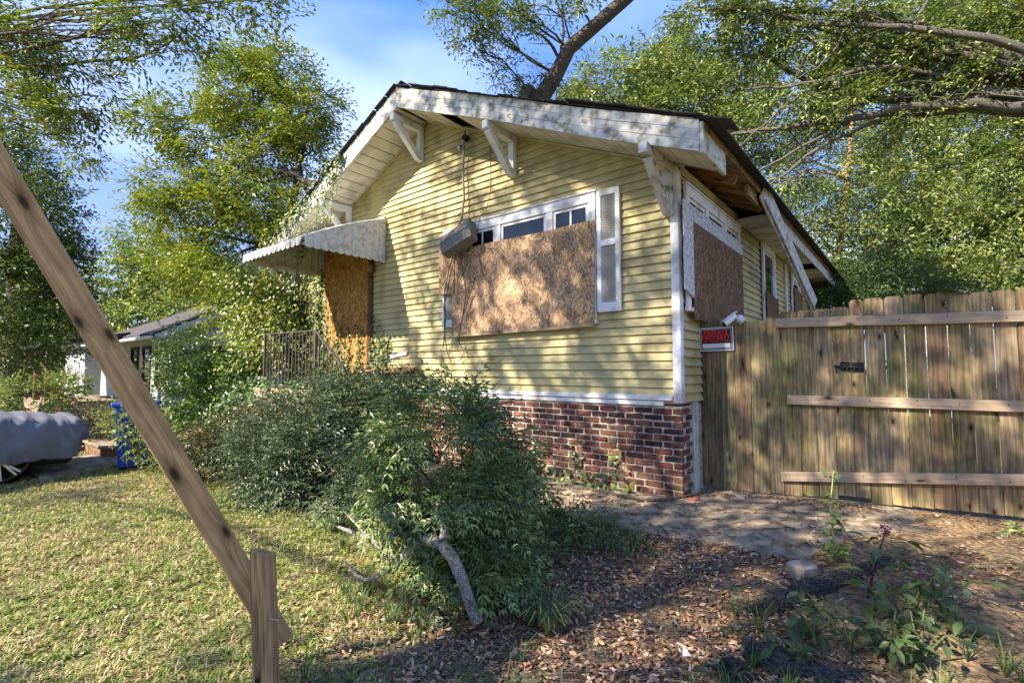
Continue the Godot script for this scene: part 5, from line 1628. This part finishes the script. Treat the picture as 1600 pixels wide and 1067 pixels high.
func make_shrubs() -> void:
	rng.seed = 201
	var nan1 := pinnate_spray(5, 0.058, 0.017)
	var nan2 := pinnate_spray(6, 0.048, 0.013)
	var near := oak_spray(7, 14, 0.06, 0.03, 0.26)
	var small := oak_spray(8, 16, 0.042, 0.02, 0.2)
	var NAN := [Color(0.11, 0.16, 0.05), Color(0.16, 0.22, 0.07), Color(0.07, 0.11, 0.035), Color(0.23, 0.28, 0.09)]
	var BLUE := [Color(0.08, 0.115, 0.06), Color(0.12, 0.155, 0.075), Color(0.055, 0.085, 0.045), Color(0.19, 0.23, 0.11)]
	bush("front_shrub", "large feathery dark green shrub behind the dead branch in the middle of the yard", V(-0.30, soil_y(-0.3, -3.25), -3.25), [B(690, 690, 3.55, 0.36, 0.3), B(655, 730, 3.6, 0.29, 0.26), B(745, 720, 3.6, 0.36, 0.28), B(700, 650, 3.7, 0.26, 0.2), B(700, 770, 3.4, 0.42, 0.3), B(755, 760, 3.6, 0.26, 0.22), B(655, 790, 3.4, 0.26, 0.22), B(740, 830, 3.3, 0.32, 0.26), B(690, 850, 3.3, 0.26, 0.2), B(765, 880, 3.2, 0.22, 0.2), B(740, 910, 3.1, 0.24, 0.18)], 1650, -0.16, NAN, nan1, 0.82, "shiny_leaf", 20)
	bush("stoop_shrub", "big rounded blue green shrub against the front wall left of the dead branch", V(-2.1, 0.08, -5.5), [B(520, 650, 5.8, 0.55, 0.4), B(580, 640, 5.6, 0.42, 0.32), B(450, 690, 5.8, 0.5, 0.4), B(530, 710, 5.3, 0.5, 0.38), B(470, 740, 5.3, 0.42, 0.34), B(550, 760, 5.0, 0.36, 0.26), B(420, 740, 5.5, 0.35, 0.28), B(600, 690, 5.3, 0.3, 0.26), B(490, 785, 5.0, 0.3, 0.15), B(640, 640, 5.6, 0.2, 0.16)], 2000, -0.08, BLUE, nan2, 1.1, "shiny_leaf", 20)
	bush("trailing_shrub", "low pale yellow green shrub trailing onto the lawn left of the rounded shrub", V(-3.8, 0.05, -6.6), [B(360, 690, 6.6, 0.42, 0.3), B(410, 660, 6.8, 0.42, 0.3), B(310, 715, 6.5, 0.36, 0.2), B(370, 740, 6.2, 0.36, 0.2), B(430, 780, 5.7, 0.25, 0.12), B(300, 745, 6.3, 0.22, 0.12)], 1150, -0.15, [Color(0.14, 0.15, 0.05), Color(0.11, 0.13, 0.045), Color(0.17, 0.15, 0.06), Color(0.08, 0.10, 0.04), Color(0.2, 0.12, 0.06)], small, 1.0, "shiny_leaf", 14)
	bush("footing_plant", "small leafy plant spreading on the path near the brick footing", V(0.52, 0.1, -4.25), [B(900, 825, 4.1, 0.22, 0.10), B(860, 810, 4.2, 0.22, 0.12), B(945, 840, 4.0, 0.18, 0.07), B(870, 850, 3.9, 0.25, 0.06), B(830, 790, 4.3, 0.2, 0.12)], 420, -0.3, NAN, small, 0.8, "shiny_leaf", 8)
	bush("bright_shrub", "tall bright green glossy shrub before the cottage gable wall", foot(310, 9.6), [B(305, 570, 9.6, 0.55, 0.5), B(285, 540, 9.7, 0.3, 0.35), B(340, 590, 9.4, 0.5, 0.45), B(290, 620, 9.5, 0.6, 0.5), B(350, 640, 9.2, 0.5, 0.4), B(270, 670, 9.4, 0.45, 0.3), B(320, 675, 9.1, 0.5, 0.25), B(375, 600, 9.5, 0.4, 0.35), B(240, 590, 9.7, 0.25, 0.2)], 1500, -0.22, [Color(0.11, 0.19, 0.03), Color(0.08, 0.15, 0.03), Color(0.05, 0.10, 0.025), Color(0.15, 0.22, 0.04)], near, 1.05, "shiny_leaf", 16)
	bush("bin_shrub", "leafy twigs overhanging the blue bin", foot(228, 7.3), [B(215, 660, 7.3, 0.3, 0.16), B(240, 680, 7.2, 0.28, 0.2), B(200, 650, 7.4, 0.2, 0.12), B(250, 700, 7.1, 0.2, 0.15)], 150, -0.2, BRIGHT, near, 0.9, "leaf", 8)
	bush("pink_shrub", "dusky pink leaved rounded shrub behind the low step", foot(150, 9.4), [B(150, 668, 9.4, 0.5, 0.33), B(120, 680, 9.4, 0.4, 0.26), B(185, 685, 9.2, 0.36, 0.24)], 620, -0.25, [Color(0.17, 0.10, 0.09), Color(0.22, 0.15, 0.13), Color(0.10, 0.08, 0.055), Color(0.09, 0.11, 0.045)], small, 1.2, "shiny_leaf", 10)
	bush("flower_bed", "loose green shrub with pale stems above the covered car", foot(50, 9.6), [B(30, 630, 9.5, 0.5, 0.35), B(80, 620, 9.8, 0.4, 0.4), B(10, 650, 9.3, 0.4, 0.3), B(100, 600, 10.2, 0.3, 0.4)], 560, -0.1, BRIGHT, near, 1.0, "leaf", 14)
	# flower spikes
	var fl := thing("pink_flowers", "pink flower spikes rising from the bed left of the cottage porch", "flowers", Transform3D(Basis(), foot(90, 9.9)))
	var o := fl.position
	var ts := []
	var tints := []
	var bud := ivy_leaf(0.05)
	var m := MB.new()
	for k in 16:
		var p := at(R(40, 125), R(580, 650), R(9.5, 10.3)) - o
		m.tube([V(p.x, p.y - 0.6, p.z), V(p.x + 0.02, p.y - 0.2, p.z), p], [0.008, 0.006, 0.004], 4)
		for j in 14:
			ts.append(facing(p + V(R(-0.04, 0.04), R(-0.14, 0.05), R(-0.04, 0.04)), V(R(-1, 1), R(-0.3, 1), R(-1, 1)), R(0.6, 1.1)))
			tints.append(Color(0.55, 0.14, 0.22) * R(0.8, 1.3) if k % 4 else Color(0.55, 0.22, 0.08))
	part(fl, "flower_stems", m, M.bark)
	many(fl, "petals", bud, M.leaf, ts, tints)

func vine_spot(T: Transform3D, p: Vector3) -> Transform3D:   # an ivy leaf lying against the wall, tip down
	var d := V(R(-0.8, 0.8), R(-1.0, -0.1), R(0.0, 0.55))
	var x := (T.basis * d).normalized()
	var up := (T.basis * V(R(-0.5, 0.5), R(0, 0.8), 1)).normalized()
	var z := x.cross(up).normalized()
	var s := R(0.65, 1.35)
	return Transform3D(Basis(x * s, z.cross(x) * s, z * s), T * p)

func make_small_plants() -> void:
	rng.seed = 301
	var ivy := ivy_leaf(0.06)
	var IVY := [Color(0.06, 0.11, 0.035), Color(0.08, 0.14, 0.04), Color(0.11, 0.17, 0.045), Color(0.045, 0.08, 0.03)]
	var PALE := [Color(0.22, 0.26, 0.06), Color(0.16, 0.20, 0.05), Color(0.28, 0.28, 0.09), Color(0.11, 0.15, 0.04)]
	# ivy heaped over the stoop
	var s := thing("ivy_mound", "ivy heaped over the stoop below the iron railing", "ivy", HOUSE)
	var ts := []
	var tints := []
	var nz := noise(0.9, 3, 66)
	for k in 6800:
		var x := R(-7.6, -3.3)
		var z := R(0.05, 2.1)
		var edge := smoothstep(2.2, 1.0, z) * smoothstep(-3.2, -4.6, x)
		var y := 0.15 + (1.12 + 0.22 * nz.get_noise_2d(x, z)) * edge - (0.12 if x > -6.3 and x < -5.1 and z < 0.6 else 0.0)
		y += R(-0.22, 0.06)
		ts.append(vine_spot(Transform3D(Basis(), V(x, y, z)) * Transform3D(Basis(Vector3.RIGHT, R(-1.2, -0.1)), Vector3.ZERO), Vector3.ZERO))
		tints.append(pick(IVY))
	many(s, "ivy_leaves", ivy, M.shiny_leaf, ts, tints)
	# vines on the wall around the door
	s = thing("wall_vine", "leafy vine climbing the siding on both sides of the front door", "vine", HOUSE)
	ts = []; tints = []
	var m := MB.new()
	var small := ivy_leaf(0.05)
	for k in 60:
		var left := k < 34
		var x := R(-7.9, -6.45) if left else (R(-6.4, -5.2) if k < 48 else R(-5.1, -4.55))
		var y := 1.25
		var top := R(1.8, 3.3) if left else (R(1.7, 2.6) if k < 48 else R(1.7, 2.25))
		var line := []
		while y < top:
			line.append(V(x, y, 0.035 if not (x > -6.5 and x < -5.2) else 0.07))
			x += R(-0.09, 0.09); y += R(0.06, 0.13)
			for j in (7 if left else (4 if k < 48 else 5)):
				ts.append(vine_spot(Transform3D(), V(x + R(-0.08, 0.08), y + R(-0.08, 0.08), R(0.03, 0.09) + (0.035 if k >= 34 and k < 48 else 0.0) + (R(0, 0.1) if x < -7.3 else 0.0))))
				tints.append(pick(PALE if j % 3 else IVY))
		if line.size() > 1: m.tube(line, line.map(func(_p): return 0.004), 4, Color.WHITE, 1.0, false)
	for k in 1500:
		var x := -6.75 - 1.6 * pow(rng.randf(), 0.8)
		var y := R(1.2, 3.5)
		var deep := R(0.03, 0.25 + 0.7 * smoothstep(-6.7, -8.0, x))
		if bumps.get_noise_3d(x * 1.6, y * 1.6, deep) < -0.12: continue
		ts.append(vine_spot(Transform3D(), V(x, y, deep)))
		tints.append(pick(PALE))
	for k in 2200:   # the mass that hangs out from the corner, beside and below the awning
		var p := V(R(-8.3, -6.75), R(1.4, 3.25), R(0.2, 1.45))
		if bumps.get_noise_3dv(p * 1.9) < 0.02: continue
		ts.append(vine_spot(Transform3D(), p))
		tints.append(pick(PALE))
	part(s, "vine_stems", m, M.bark)
	many(s, "vine_leaves", small, M.leaf, ts, tints)
	# vine along the left rake, hanging in strands
	s = thing("rake_vine", "vine trailing along the left rake board and hanging below it in strands", "vine", HOUSE)
	ts = []; tints = []
	m = MB.new()
	for k in 1000:
		var d := R(1.3, 4.2)
		var bunch := 0.5 + 0.5 * sin(d * 5.0)
		if rng.randf() > 0.25 + 0.75 * bunch: continue
		ts.append(vine_spot(Transform3D(), V(APEX - d, PEAK + 0.24 - SLOPE * d + R(-0.22, 0.14) * (1.4 if d > 1.5 and d < 2.4 else 0.8), 0.62 + R(-0.02, 0.10))))
		tints.append(pick(PALE + IVY))
	for st in [[1.62, 0.95], [1.85, 0.7], [1.45, 0.5], [2.1, 0.85], [2.35, 0.4], [2.6, 1.05], [2.75, 0.6], [3.1, 0.45], [3.5, 0.5]]:
		var x: float = APEX - st[0]
		var y: float = PEAK + 0.1 - SLOPE * st[0]
		var low: float = y - st[1]
		var z := R(0.56, 0.70)
		var line := []
		while y > low:
			line.append(V(x, y, z))
			y -= 0.06; x += R(-0.025, 0.025); z += R(-0.015, 0.015)
			for j in 3:
				ts.append(vine_spot(Transform3D(), V(x + R(-0.05, 0.05), y + R(-0.03, 0.03), z + R(-0.04, 0.04))))
				tints.append(pick(PALE.slice(0, 2) + IVY))
		m.tube(line, line.map(func(_p): return 0.004), 4, Color.WHITE, 1.0, false)
	part(s, "vine_stems", m, M.bark)
	many(s, "vine_leaves", small, M.leaf, ts, tints)
	# short creeper at the brick footing
	s = thing("footing_ivy", "sparse ivy creeping up the brick footing beside the path", "ivy", HOUSE)
	ts = []; tints = []
	for k in 260:
		var x := R(-2.2, -0.45)
		var y := 0.2 + pow(rng.randf(), 2.2) * (0.5 if fmod(absf(x), 0.55) < 0.2 else 0.14)
		ts.append(vine_spot(Transform3D(), V(x, y, R(0.03, 0.1) + (0.1 if y < 0.3 else 0.0))))
		tints.append(pick(IVY + PALE.slice(0, 1)))
	many(s, "ivy_leaves", small, M.leaf, ts, tints)
	# the tall weed before the fence
	weed("tall_weed", "tall weed with round yellow green leaves before the bottom fence rail", at(1306, 882, 3.28), [[at(1303, 840, 3.32), 0.05], [at(1298, 790, 3.4), 0.05], [at(1303, 735, 3.46), 0.03]], 70, 0.062, 0.052, [Color(0.16, 0.24, 0.04), Color(0.12, 0.19, 0.04), Color(0.20, 0.27, 0.06), Color(0.08, 0.13, 0.04)], Color(0.3, 0.35, 0.12))
	weed("pokeweed", "pokeweed with crimson stem and magenta flower head beside the charred log", at(1350, 962, 2.86), [[at(1360, 915, 2.9), 0.02], [at(1372, 870, 2.95), 0.03], [at(1385, 828, 3.0), 0.02]], 17, 0.13, 0.055, [Color(0.10, 0.16, 0.05), Color(0.07, 0.12, 0.04), Color(0.16, 0.20, 0.05)], Color(0.055, 0.012, 0.018))
	var k: Node3D = get_node("pokeweed")
	m = MB.new()
	var h := at(1385, 828, 3.0) - k.position
	for j in 22: m.box(Transform3D(Basis.from_euler(V(R(0, 3), R(0, 3), 0)), h + V(R(-0.02, 0.02), R(-0.03, 0.03), R(-0.02, 0.02))), V(0.009, 0.009, 0.009), 0.002, Color(0.45, 0.03, 0.16) * R(0.7, 1.3))
	h = at(1437, 898, 2.8) - k.position
	for j in 14: m.box(Transform3D(Basis.from_euler(V(R(0, 3), R(0, 3), 0)), h + V(R(-0.03, 0.03), R(-0.025, 0.025), R(-0.02, 0.02))), V(0.008, 0.008, 0.008), 0.002, Color(0.4, 0.05, 0.14) * R(0.7, 1.3))
	part(k, "flower_head", m, M.plain)
	var LOW := [Color(0.06, 0.11, 0.035), Color(0.09, 0.14, 0.045), Color(0.05, 0.085, 0.03), Color(0.12, 0.16, 0.06)]
	for q in [[1420, 1000, 2.62, 0.34, 44], [1465, 960, 2.8, 0.28, 34], [1500, 1030, 2.5, 0.22, 30], [1395, 1050, 2.42, 0.22, 40], [1330, 1030, 2.5, 0.22, 30], [1440, 1075, 2.35, 0.24, 40], [1270, 1000, 2.62, 0.16, 24], [1240, 1050, 2.45, 0.16, 26]]:
		var p := at(q[0], q[1], q[2])
		p.y = soil_y(p.x, p.z)
		var tips := []
		for j in 5: tips.append([p + V(R(-0.8, 0.8), R(0.5, 1.0), R(-0.8, 0.8)) * q[3], 0.03])
		weed("broadleaf_weed", ["broad leaved weed tallest in the clump right of the logs", "broad leaved weed at the right of the clump by the pokeweed", "broad leaved weed at the outer right of the weed clump", "broad leaved weed behind the end of the grey log", "broad leaved weed between the charred and the grey log", "broad leaved weed at the bottom edge right of the grey log", "low broad leaved weed beside the broken end of the charred log", "low broad leaved weed above the stump"][[1420, 1465, 1500, 1395, 1330, 1440, 1270, 1240].find(q[0])], p, tips, q[4], 0.075, 0.034, LOW, Color(0.10, 0.13, 0.05), "weeds in the foreground clump")
	weed("edge_weed", "small bright weed on the concrete at the right edge", at(1590, 850, 3.62) * V(1, 0, 1) + V(0, 0.28, 0), [[at(1590, 822, 3.6), 0.05], [at(1560, 835, 3.6), 0.05], [at(1610, 835, 3.55), 0.04]], 40, 0.05, 0.03, BRIGHT, Color(0.1, 0.15, 0.05))
	weed("wall_seedling", "dark leaved seedling standing against the lowest siding boards", H(-3.4, 1.0, 0.5), [[at(692, 582, 6.1), 0.05], [at(715, 575, 6.0), 0.06], [at(680, 600, 6.1), 0.05], [at(700, 600, 6.0), 0.06]], 26, 0.10, 0.035, [Color(0.05, 0.09, 0.05), Color(0.07, 0.11, 0.06)], Color(0.09, 0.11, 0.05))

func weed(called: String, label: String, base: Vector3, tips: Array, count: int, l: float, w: float, palette: Array, stem: Color, group := "") -> void:
	var s := thing(called, label, "weed", Transform3D(Basis(), base), group)
	var m := MB.new()
	var lm := MB.new()
	var chain := group == "" and tips.size() == 3 and called != "edge_weed"
	var lines := []
	if chain:
		lines.append([Vector3.ZERO, tips[0][0] - base, tips[1][0] - base, tips[2][0] - base])
	else:
		for t in tips:
			var e: Vector3 = t[0] - base
			lines.append([Vector3.ZERO, e * 0.4 + V(0, 0.03, 0), e * 0.75 + V(0, 0.03, 0), e])
	for line in lines: m.tube(line, [0.007, 0.006, 0.0045, 0.0025] if called != "pokeweed" else [0.008, 0.007, 0.006, 0.004], 6, stem)
	part(s, "stem", m, M.plain)
	for k in count:
		var line: Array = lines[rng.randi() % lines.size()]
		var q := R(0.15 if count > 20 else 0.3, 3.0)
		var i := mini(int(q), 2)
		var p: Vector3 = line[i].lerp(line[i + 1], q - i)
		var taper := 1.0 - 0.16 * q if called == "tall_weed" else 1.0
		var d := V(R(-1, 1), R(-0.45, 0.5), R(-1, 1)).normalized()
		var pe := p + d * R(0.01, 0.05 if called != "pokeweed" else 0.12)
		lm.tube([p, pe], [0.002, 0.0015], 3, stem, 1.0, false)
		ovate(lm, facing(pe, d, R(0.65, 1.2) * taper), l, w, pick(palette), 0.3)
	part(s, "leaves", lm, M.leaf)

# ---------------------------------------------------------------- grass and leaf litter
func make_cover() -> void:
	rng.seed = 401
	var m := MB.new()
	for k in 9:
		var a := R(0, TAU)
		var d := V(cos(a), 0, sin(a))
		var s := V(-d.z, 0, d.x) * 0.0028
		var p := d * R(0, 0.025)
		var h := R(0.035, 0.075)
		var lean := R(0.3, 1.1)
		var g := R(0.8, 1.2)
		var c := Color(g, g, g)
		var md := p + d * h * lean * 0.4 + V(0, h * 0.65, 0)
		var tip := p + d * h * lean + V(0, h * R(0.55, 1.0), 0)
		m.quad(p - s, p + s, md + s * 0.8, md - s * 0.8, c); m.tri(md - s * 0.8, md + s * 0.8, tip, c)
	var tuft := m.mesh()
	var ts := []
	var tints := []
	var LAWN := [Color(0.24, 0.30, 0.06), Color(0.30, 0.34, 0.08), Color(0.16, 0.23, 0.045), Color(0.44, 0.37, 0.17), Color(0.52, 0.43, 0.23), Color(0.36, 0.33, 0.11)]
	var nz := noise(0.8, 3, 19)
	for k in 70000:
		var q := pow(rng.randf(), 0.75)
		var z := -1.9 - q * 9.0
		var x := R(-1.15, 0.45) * (-z + 0.5)
		if x > 1.2 or x < -11.5: continue
		var l := lawn(x, z)
		if rng.randf() > l * 0.97 + 0.03: continue
		if rng.randf() > 0.75 + 0.6 * nz.get_noise_2d(x, z): continue
		if house_xz(x, z).y < 1.3 and house_xz(x, z).x > -6.5: continue
		ts.append(Transform3D(Basis(Vector3.UP, R(0, TAU)).scaled(V(1, R(0.35, 0.9), 1) * R(0.7, 1.2)), V(x, soil_y(x, z) - 0.004, z)))
		var dry := clampf(0.5 + nz.get_noise_2d(x * 0.6 + 30.0, z * 0.6), 0, 1)
		tints.append(pick(LAWN.slice(3) if rng.randf() < dry * 0.75 else LAWN.slice(0, 3)))
	var o := many(self, "grass", tuft, M.grass, ts, tints)
	tag(o, "short patchy yellow green grass of the lawn", "grass", "", "stuff")
	# taller green clumps in the leaf litter
	m = MB.new()
	for k in 14:
		var a := R(0, TAU)
		var d := V(cos(a), 0, sin(a))
		var s := V(-d.z, 0, d.x) * 0.003
		var h := R(0.08, 0.2)
		var p1 := d * h * 0.25 + V(0, h * 0.6, 0)
		var p2 := d * h * 0.65 + V(0, h * 0.85, 0)
		var p3 := d * h * 1.1 + V(0, h * 0.7, 0)
		var c := Color.WHITE * R(0.8, 1.2)
		m.quad(-s, s, p1 + s, p1 - s, c); m.quad(p1 - s, p1 + s, p2 + s * 0.7, p2 - s * 0.7, c); m.tri(p2 - s * 0.7, p2 + s * 0.7, p3, c)
	var clump := m.mesh()
	ts = []; tints = []
	for k in 420:
		var x := R(-1.4, 2.3)
		var z := R(-4.2, -2.0)
		var n := nz.get_noise_2d(x * 1.5 + 7.0, z * 1.5)
		var weedy := clampf((x - 0.9) * 1.2, 0, 1) * clampf((-2.4 - z) * -3.0, 0, 1)
		if n < 0.18 - weedy * 0.5: continue
		if house_xz(x, z).y < 1.15: continue
		ts.append(Transform3D(Basis(Vector3.UP, R(0, TAU)) * R(0.4, 1.0), V(x, soil_y(x, z), z)))
		tints.append(pick([Color(0.07, 0.12, 0.03), Color(0.10, 0.15, 0.04), Color(0.05, 0.09, 0.03)]))
	for q in [[840, 960, 2.85], [870, 975, 2.8], [820, 950, 2.9], [530, 790, 4.6], [520, 800, 4.5], [545, 795, 4.5]]:
		var p := at(q[0], q[1], q[2])
		for j in 4:
			ts.append(Transform3D(Basis(Vector3.UP, R(0, TAU)) * R(0.9, 1.5), V(p.x + R(-0.06, 0.06), soil_y(p.x, p.z), p.z + R(-0.06, 0.06))))
			tints.append(pick([Color(0.10, 0.15, 0.05), Color(0.13, 0.17, 0.07)]))
	o = many(self, "wild_grass", clump, M.grass, ts, tints)
	tag(o, "longer green grass growing through the dead leaves", "grass", "", "stuff")
	# dead leaves
	m = MB.new()
	var c := Color.WHITE
	m.quad(V(-0.03, 0.004, 0), V(-0.008, 0.0, 0.010), V(0.016, 0.001, 0.007), V(0.032, 0.008, 0), c)
	m.quad(V(-0.03, 0.004, 0), V(0.032, 0.008, 0), V(0.014, 0.007, -0.008), V(-0.008, 0.008, -0.010), c)
	var dead := m.mesh()
	ts = []; tints = []
	var BROWN := [Color(0.27, 0.145, 0.075), Color(0.36, 0.205, 0.11), Color(0.16, 0.09, 0.05), Color(0.45, 0.29, 0.17), Color(0.34, 0.165, 0.07), Color(0.10, 0.06, 0.04), Color(0.5, 0.36, 0.24), Color(0.13, 0.085, 0.06)]
	for k in 120000:
		var q := pow(rng.randf(), 0.8)
		var z := -1.95 - q * 4.6
		var x := R(-0.95, 1.0) * (-z + 0.6)
		var h := house_xz(x, z)
		if h.y < -0.5 or (h.x < -0.5 and h.y < 0.25): continue
		var chance := 1.0 - 0.86 * lawn(x, z)
		if h.y < 1.06 and h.x > -3.4 and h.x < 1.55:
			chance = 0.05 + 0.55 * smoothstep(-0.15, -0.5, h.y) + 0.35 * smoothstep(0.35, 0.6, nz.get_noise_2d(x * 1.4, z * 1.4))
		elif h.x > 1.35 and h.y < 2.0: chance = 0.07 + 0.4 * smoothstep(0.1, 0.5, nz.get_noise_2d(x * 1.2, z * 1.2))
		chance *= clampf(0.8 + 1.1 * nz.get_noise_2d(x * 2.2 + 11.0, z * 2.2), 0.15, 1.0)
		if rng.randf() > chance: continue
		var y := soil_y(x, z) + R(0.0, 0.022)
		if h.y < 1.06 and h.x > -3.4 and h.x < 1.55: y = ground_y(x, z) + 0.027 + R(0, 0.006)
		ts.append(Transform3D(Basis.from_euler(V(R(-0.7, 0.7), R(0, TAU), R(-0.45, 0.45))).scaled_local(V(R(0.4, 0.85), R(0.4, 1.2), R(0.4, 0.8))), V(x, y, z)))
		tints.append(pick(BROWN))
	o = many(self, "leaf_litter", dead, M.litter, ts, tints)
	tag(o, "brown dead leaves covering the bare ground", "dead leaves", "", "stuff")
	scattered_twigs()
# clumps of the oak's crown: a spot that each shades, its radius, and how far along the sun's direction it hangs
var SHADE := [[V(1.2, 1.8, -5.3), 1.0, 13], [V(0.6, 3.2, -5.7), 1.0, 14], [V(-0.4, 2.3, -6.5), 0.75, 12.5], [V(0.3, 4.6, -6.1), 0.7, 13.5], [V(2.6, 1.2, -4.6), 1.0, 13], [V(3.6, 1.4, -3.9), 0.9, 12], [V(2.0, 0.1, -4.2), 0.75, 12.5], [V(2.1, 0, -3.1), 0.6, 13], [V(0.4, 0, -2.2), 0.5, 12], [V(2.6, 0, -2.6), 0.9, 12.5], [V(-0.7, 0, -2.1), 0.5, 12], [V(0.8, 0.6, -5.4), 0.6, 12], [V(2.8, 2.4, -4.2), 0.8, 13.5], [V(1.0, 0, -3.9), 0.5, 13], [V(-0.26, 4.6, -5.75), 0.5, 13.5], [V(0.9, 3.9, -4.8), 0.6, 13], [V(1.7, 3.3, -4.6), 0.5, 14], [V(-1.6, 3.6, -7.4), 0.5, 14], [V(-1.8, 0, -2.4), 0.4, 13], [V(-5.4, 0, -6.0), 0.4, 14], [V(-2.0, 2.2, -7.9), 0.4, 14], [V(-0.7, 3.6, -6.8), 0.65, 13], [V(-1.3, 2.0, -7.2), 0.5, 13], [V(0.3, 1.6, -6.1), 0.5, 13], [V(-0.9, 4.9, -6.9), 0.5, 14]]

func scattered_twigs() -> void:
	var m := MB.new()
	m.tube([V(-0.06, 0.004, 0), V(-0.02, 0.007, 0.006), V(0.02, 0.004, -0.003), V(0.07, 0.006, 0.004)], [0.0028, 0.0026, 0.002, 0.001], 5)
	var ts := []
	var tints := []
	for k in 1500:
		var z := -1.95 - pow(rng.randf(), 0.8) * 3.6
		var x := R(-0.8, 1.0) * (-z + 0.6)
		var h := house_xz(x, z)
		if h.y < -0.45 or (h.x < -0.5 and h.y < 0.3) or rng.randf() < lawn(x, z) * 0.8: continue
		ts.append(Transform3D(Basis.from_euler(V(R(-0.15, 0.15), R(0, TAU), R(-0.15, 0.15))).scaled_local(V(R(0.6, 1.9), R(0.7, 1.6), R(0.7, 1.6))), V(x, maxf(soil_y(x, z) + 0.012, ground_y(x, z) + (0.026 if h.y < 1.06 and h.x > -3.4 and h.x < 1.55 else 0.0)), z)))
		tints.append(pick([Color(0.12, 0.09, 0.065), Color(0.2, 0.16, 0.12), Color(0.07, 0.055, 0.045)]))
	tag(many(self, "twig_litter", m.mesh(), M.litter, ts, tints), "small broken twigs strewn over the leaves and the path", "twigs", "", "stuff")
